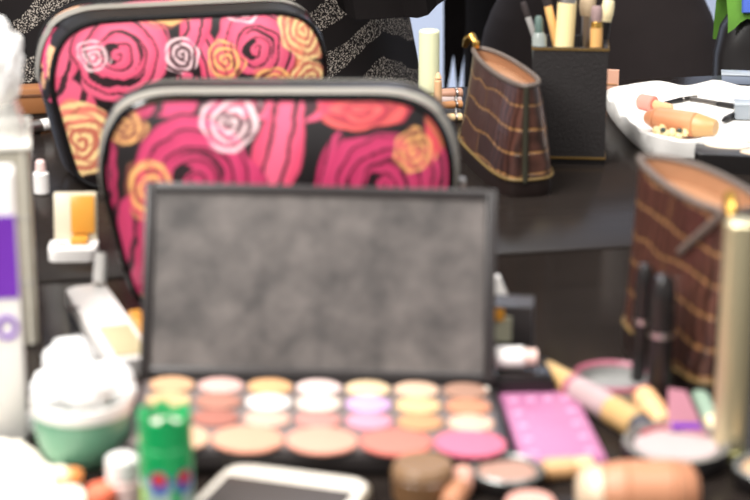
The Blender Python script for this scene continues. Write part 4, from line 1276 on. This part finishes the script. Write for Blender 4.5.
# person in black with hanging panels
Y2 = 3.05
xe = Q(444, 40, Y2).x; x2c = xe + .19
def tunic(t):
    xl = Q(470, 40, Y2).x - x2c
    rows = [(.22, (xl + .16)/2, 0, (.16 - xl)/2, .13), (.85, (xl + .16)/2, 0, (.16 - xl)/2, .13), (1.06, 0, 0, .15, .11), (1.25, 0, 0, .18, .13), (1.36, 0, 0, .17, .10), (1.42, 0, 0, .07, .06)]
    MB().rings(loft(smooth_rows(rows), 72, .02, 8, 1.0), False, False).build('tunic', M_cloth_black, t)
    for s in (-1, 1):
        sleeve(s, M_cloth_black, t)
    for s in (-1, 1):
        MB().tube([(s*.06, 0, .84), (s*.06, -.01, .47), (s*.06, .01, .06)], [.075, .062, .055], 20).build('trouser_leg', M_cloth_black, t)
def panels(t):
    # two tapering cloth panels hang down the left side, with light showing between their points
    for poly in ([(444, -25), (454.5, -25), (454, 57), (451, 75), (448.5, 88), (447, 110), (444, 110)],
                 [(454, -25), (467, -25), (466.5, 30), (464, 62), (459.5, 88), (458, 110), (457, 88), (455.5, 72), (454, 57)]):
        front = [Q(x, y, Y2 - .03) for x, y in poly]
        mb = MB(); n = len(front)
        vs = [(p.x - x2c, -.18 + .02, p.z) for p in front] + [(p.x - x2c, -.18 + .026, p.z) for p in front]
        fs = [tuple(range(n)), tuple(reversed(range(n, 2*n)))] + [(k, (k+1) % n, n + (k+1) % n, n + k) for k in range(n)]
        mb.add(vs, fs); mb.build('scarf_panel', M_cloth_black, t, False)
    mb = MB()
    top = Q(455, -20, Y2 - .03)
    mb.tube([(top.x - x2c, -.155, top.z - .002), (-.10, -.15, 1.0), (-.09, -.13, 1.25), (-.07, -.05, 1.40)], [.012, .016, .02, .02], 12)
    mb.build('scarf', M_cloth_black, t)
person('person in plain black tunic with a black scarf, seen between glitter dress and brushes', x2c, Y2 + .15, 0, [tunic, panels])

# person in charcoal at the right
Y3 = 2.45
r0, r1 = Q(705, 0, Y3), Q(723, 82, Y3)
x3c = Q(600, 40, Y3 + .14).x
def skirt(t):
    YS = Y3 + .14
    def hw(py, px): return Q(px, py, YS).x - x3c
    rows = [(.30, 0, 0, hw(82, 724), .13), (Q(0, 90, YS).z, 0, 0, hw(82, 724), .14), (Q(0, 60, YS).z, 0, 0, hw(60, 721), .14), (Q(0, 30, YS).z, 0, 0, hw(30, 716), .138), (Q(0, 12, YS).z, 0, 0, hw(12, 710.5), .136),
            (Q(0, 0, YS).z, 0, 0, hw(0, 705), .134), (Q(0, -30, YS).z, 0, 0, hw(-30, 693), .128), (.82, 0, 0, .12, .12), (1.0, 0, 0, .125, .11), (1.08, 0, 0, .12, .11), (1.25, 0, 0, .12, .12), (1.36, 0, 0, .13, .10), (1.42, 0, 0, .06, .06)]
    MB().rings(loft(smooth_rows(rows), 72, .0), False, False).build('charcoal_dress', M_cloth_char, t)
    for s in (-1, 1):
        sleeve(s, M_cloth_char, t)
person('person in a plain charcoal dress standing behind the brush holder and white tray', x3c, Y3 + .14, 0, [skirt])

# black chair with a green jacket at the right border
Yc = 2.06
ct_ = Q(736, 12, Yc)
chair = thing('padded_chair', 'glossy black padded chair behind the right end of the table', 'chair', (Q(800, 40, Yc).x, Yc + .05, 0), 0)
xl = Q(722, 60, Yc).x - Q(800, 40, Yc).x
ztop_ = ct_.z + .006
rr = []
for (z, k, d) in ((.46, .92, .02), (.50, .97, .028), (.62, 1.0, .032), (ztop_ - .06, 1.0, .032), (ztop_ - .03, .93, .030), (ztop_ - .012, .80, .024), (ztop_ - .003, .62, .014), (ztop_, .50, .004)):
    rr.append([Vector((-xl * k * (abs(math.cos(a)) ** .5) * (1 if math.cos(a) >= 0 else -1), d * (abs(math.sin(a)) ** .7) * (1 if math.sin(a) >= 0 else -1), z)) for a in [2*PI*i/64 for i in range(64)]])
MB().rings(rr).build('backrest', mat('black_vinyl', (34, 31, 31), .3), chair)
MB().box((0, -.22, .43), (-2 * xl * 1.02, .42, .07), .02).build('seat', mat('black_vinyl', (34, 31, 31), .3), chair)
for sx in (-1, 1):
    for yy in (-.40, -.02):
        MB().tube([(sx * (-xl) * .85, yy, 0), (sx * (-xl) * .8, yy, .40)], .012, 12).build('leg', M_silver, chair)
for sx in (-1, 1): MB().tube([(sx * (-xl) * .7, .02, .52), (sx * (-xl) * .7, -.04, .42)], .012, 12).build('bracket', M_silver, chair)
# green jacket over the chair's far side
jl = Q(718, 28, Yc + .12); jt = Q(745, -30, Yc + .12)
xj = Q(800, 40, Yc).x
jk = thing('green_jacket', 'green garment with a blue edge hung over the black padded chair', 'jacket', (xj, Yc + .05, 0), 0)
n = 30
vs, fs = [], []
prof = [(-.040, ztop_ - .012), (-.036, ztop_ + .004), (-.022, ztop_ + .020), (0, ztop_ + .028), (.022, ztop_ + .022), (.042, ztop_ + .006), (.048, ztop_ - .018), (.050, ztop_ - .040)]
def grow(i):
    t_ = i / n
    return xl * .92 * (1 - t_) + (.12) * t_
for i in range(n + 1):
    x = grow(i)
    e_ = max(0, 1 - (x - xl * .92) / .05)
    for (y, z) in prof:
        zz_ = z - (0.016 * e_ ** 2.0) + .003 * math.sin(i * 1.3 + y * 50)
        vs.append((x, max(y, .0382 if zz_ < ztop_ - .03 else y) if y > 0 else y, zz_ if y > -.03 else zz_ ))
w = len(prof)
for i in range(n):
    for k in range(w - 1):
        fs.append((i*w + k, (i+1)*w + k, (i+1)*w + k + 1, i*w + k + 1))
mb = MB(); mb.add(vs, fs); bmesh.ops.solidify(mb.bm, geom=list(mb.bm.faces), thickness=-.004)
mb.build('cloth', mat('leaf_green_cloth', (84, 132, 40), .85, noise_amt=.3, noise_scale=60), jk)
mb = MB(); xb = Q(749, 6, Yc).x - xj
mb.tube([(xb, y * 1.08, z + .004) for y, z in prof[:7]], .006, 10); mb.build('blue_edging', mat('blue_cloth', (70, 100, 190), .8), jk)

# ------------------------------------------------------------------ light
w = bpy.data.worlds.new('World'); SC.world = w; w.use_nodes = True
bg = w.node_tree.nodes['Background']; bg.inputs[0].default_value = (1.0, 0.98, 0.96, 1); bg.inputs[1].default_value = 0.32
def area(name, loc, target, size, power, col=(1, .97, .93)):
    l = bpy.data.lights.new(name, 'AREA'); l.energy = power; l.size = size; l.color = col; l.shape = 'SQUARE'
    o = bpy.data.objects.new(name, l); COL.objects.link(o); o.location = loc
    o.rotation_euler = (Vector(target) - Vector(loc)).to_track_quat('-Z', 'Y').to_euler()
    o.data.shape = 'SQUARE'
    return o
area('ceiling_light', (-0.8, 0.75, 2.7), (0, 1.1, .75), 1.0, 52)
area('ceiling_light', (-1.1, -0.3, 2.1), (-.2, 1.0, .78), 0.8, 34)
area('ceiling_light', (0.9, 0.2, 2.7), (0, 1.2, .75), 1.0, 28)
area('ceiling_light', (0.0, 3.8, 2.8), (0, 5.0, .9), 1.4, 70)

# ------------------------------------------------------------------ camera object
cd = bpy.data.cameras.new('camera'); co = bpy.data.objects.new('camera', cd); COL.objects.link(co)
co.location = CAM; co.rotation_euler = (PI / 2 - PITCH, 0, 0)
cd.sensor_fit = 'HORIZONTAL'; cd.sensor_width = 36.0; cd.lens = F / 750 * 36.0
cd.clip_start = 0.02
cd.dof.use_dof = True; cd.dof.focus_distance = 1.85; cd.dof.aperture_fstop = 9.2
SC.camera = co
vs_ = SC.view_settings
vs_.view_transform = 'Standard'; vs_.look = 'None'; vs_.gamma = 1.0; vs_.exposure = 0.3; vs_.use_curve_mapping = False
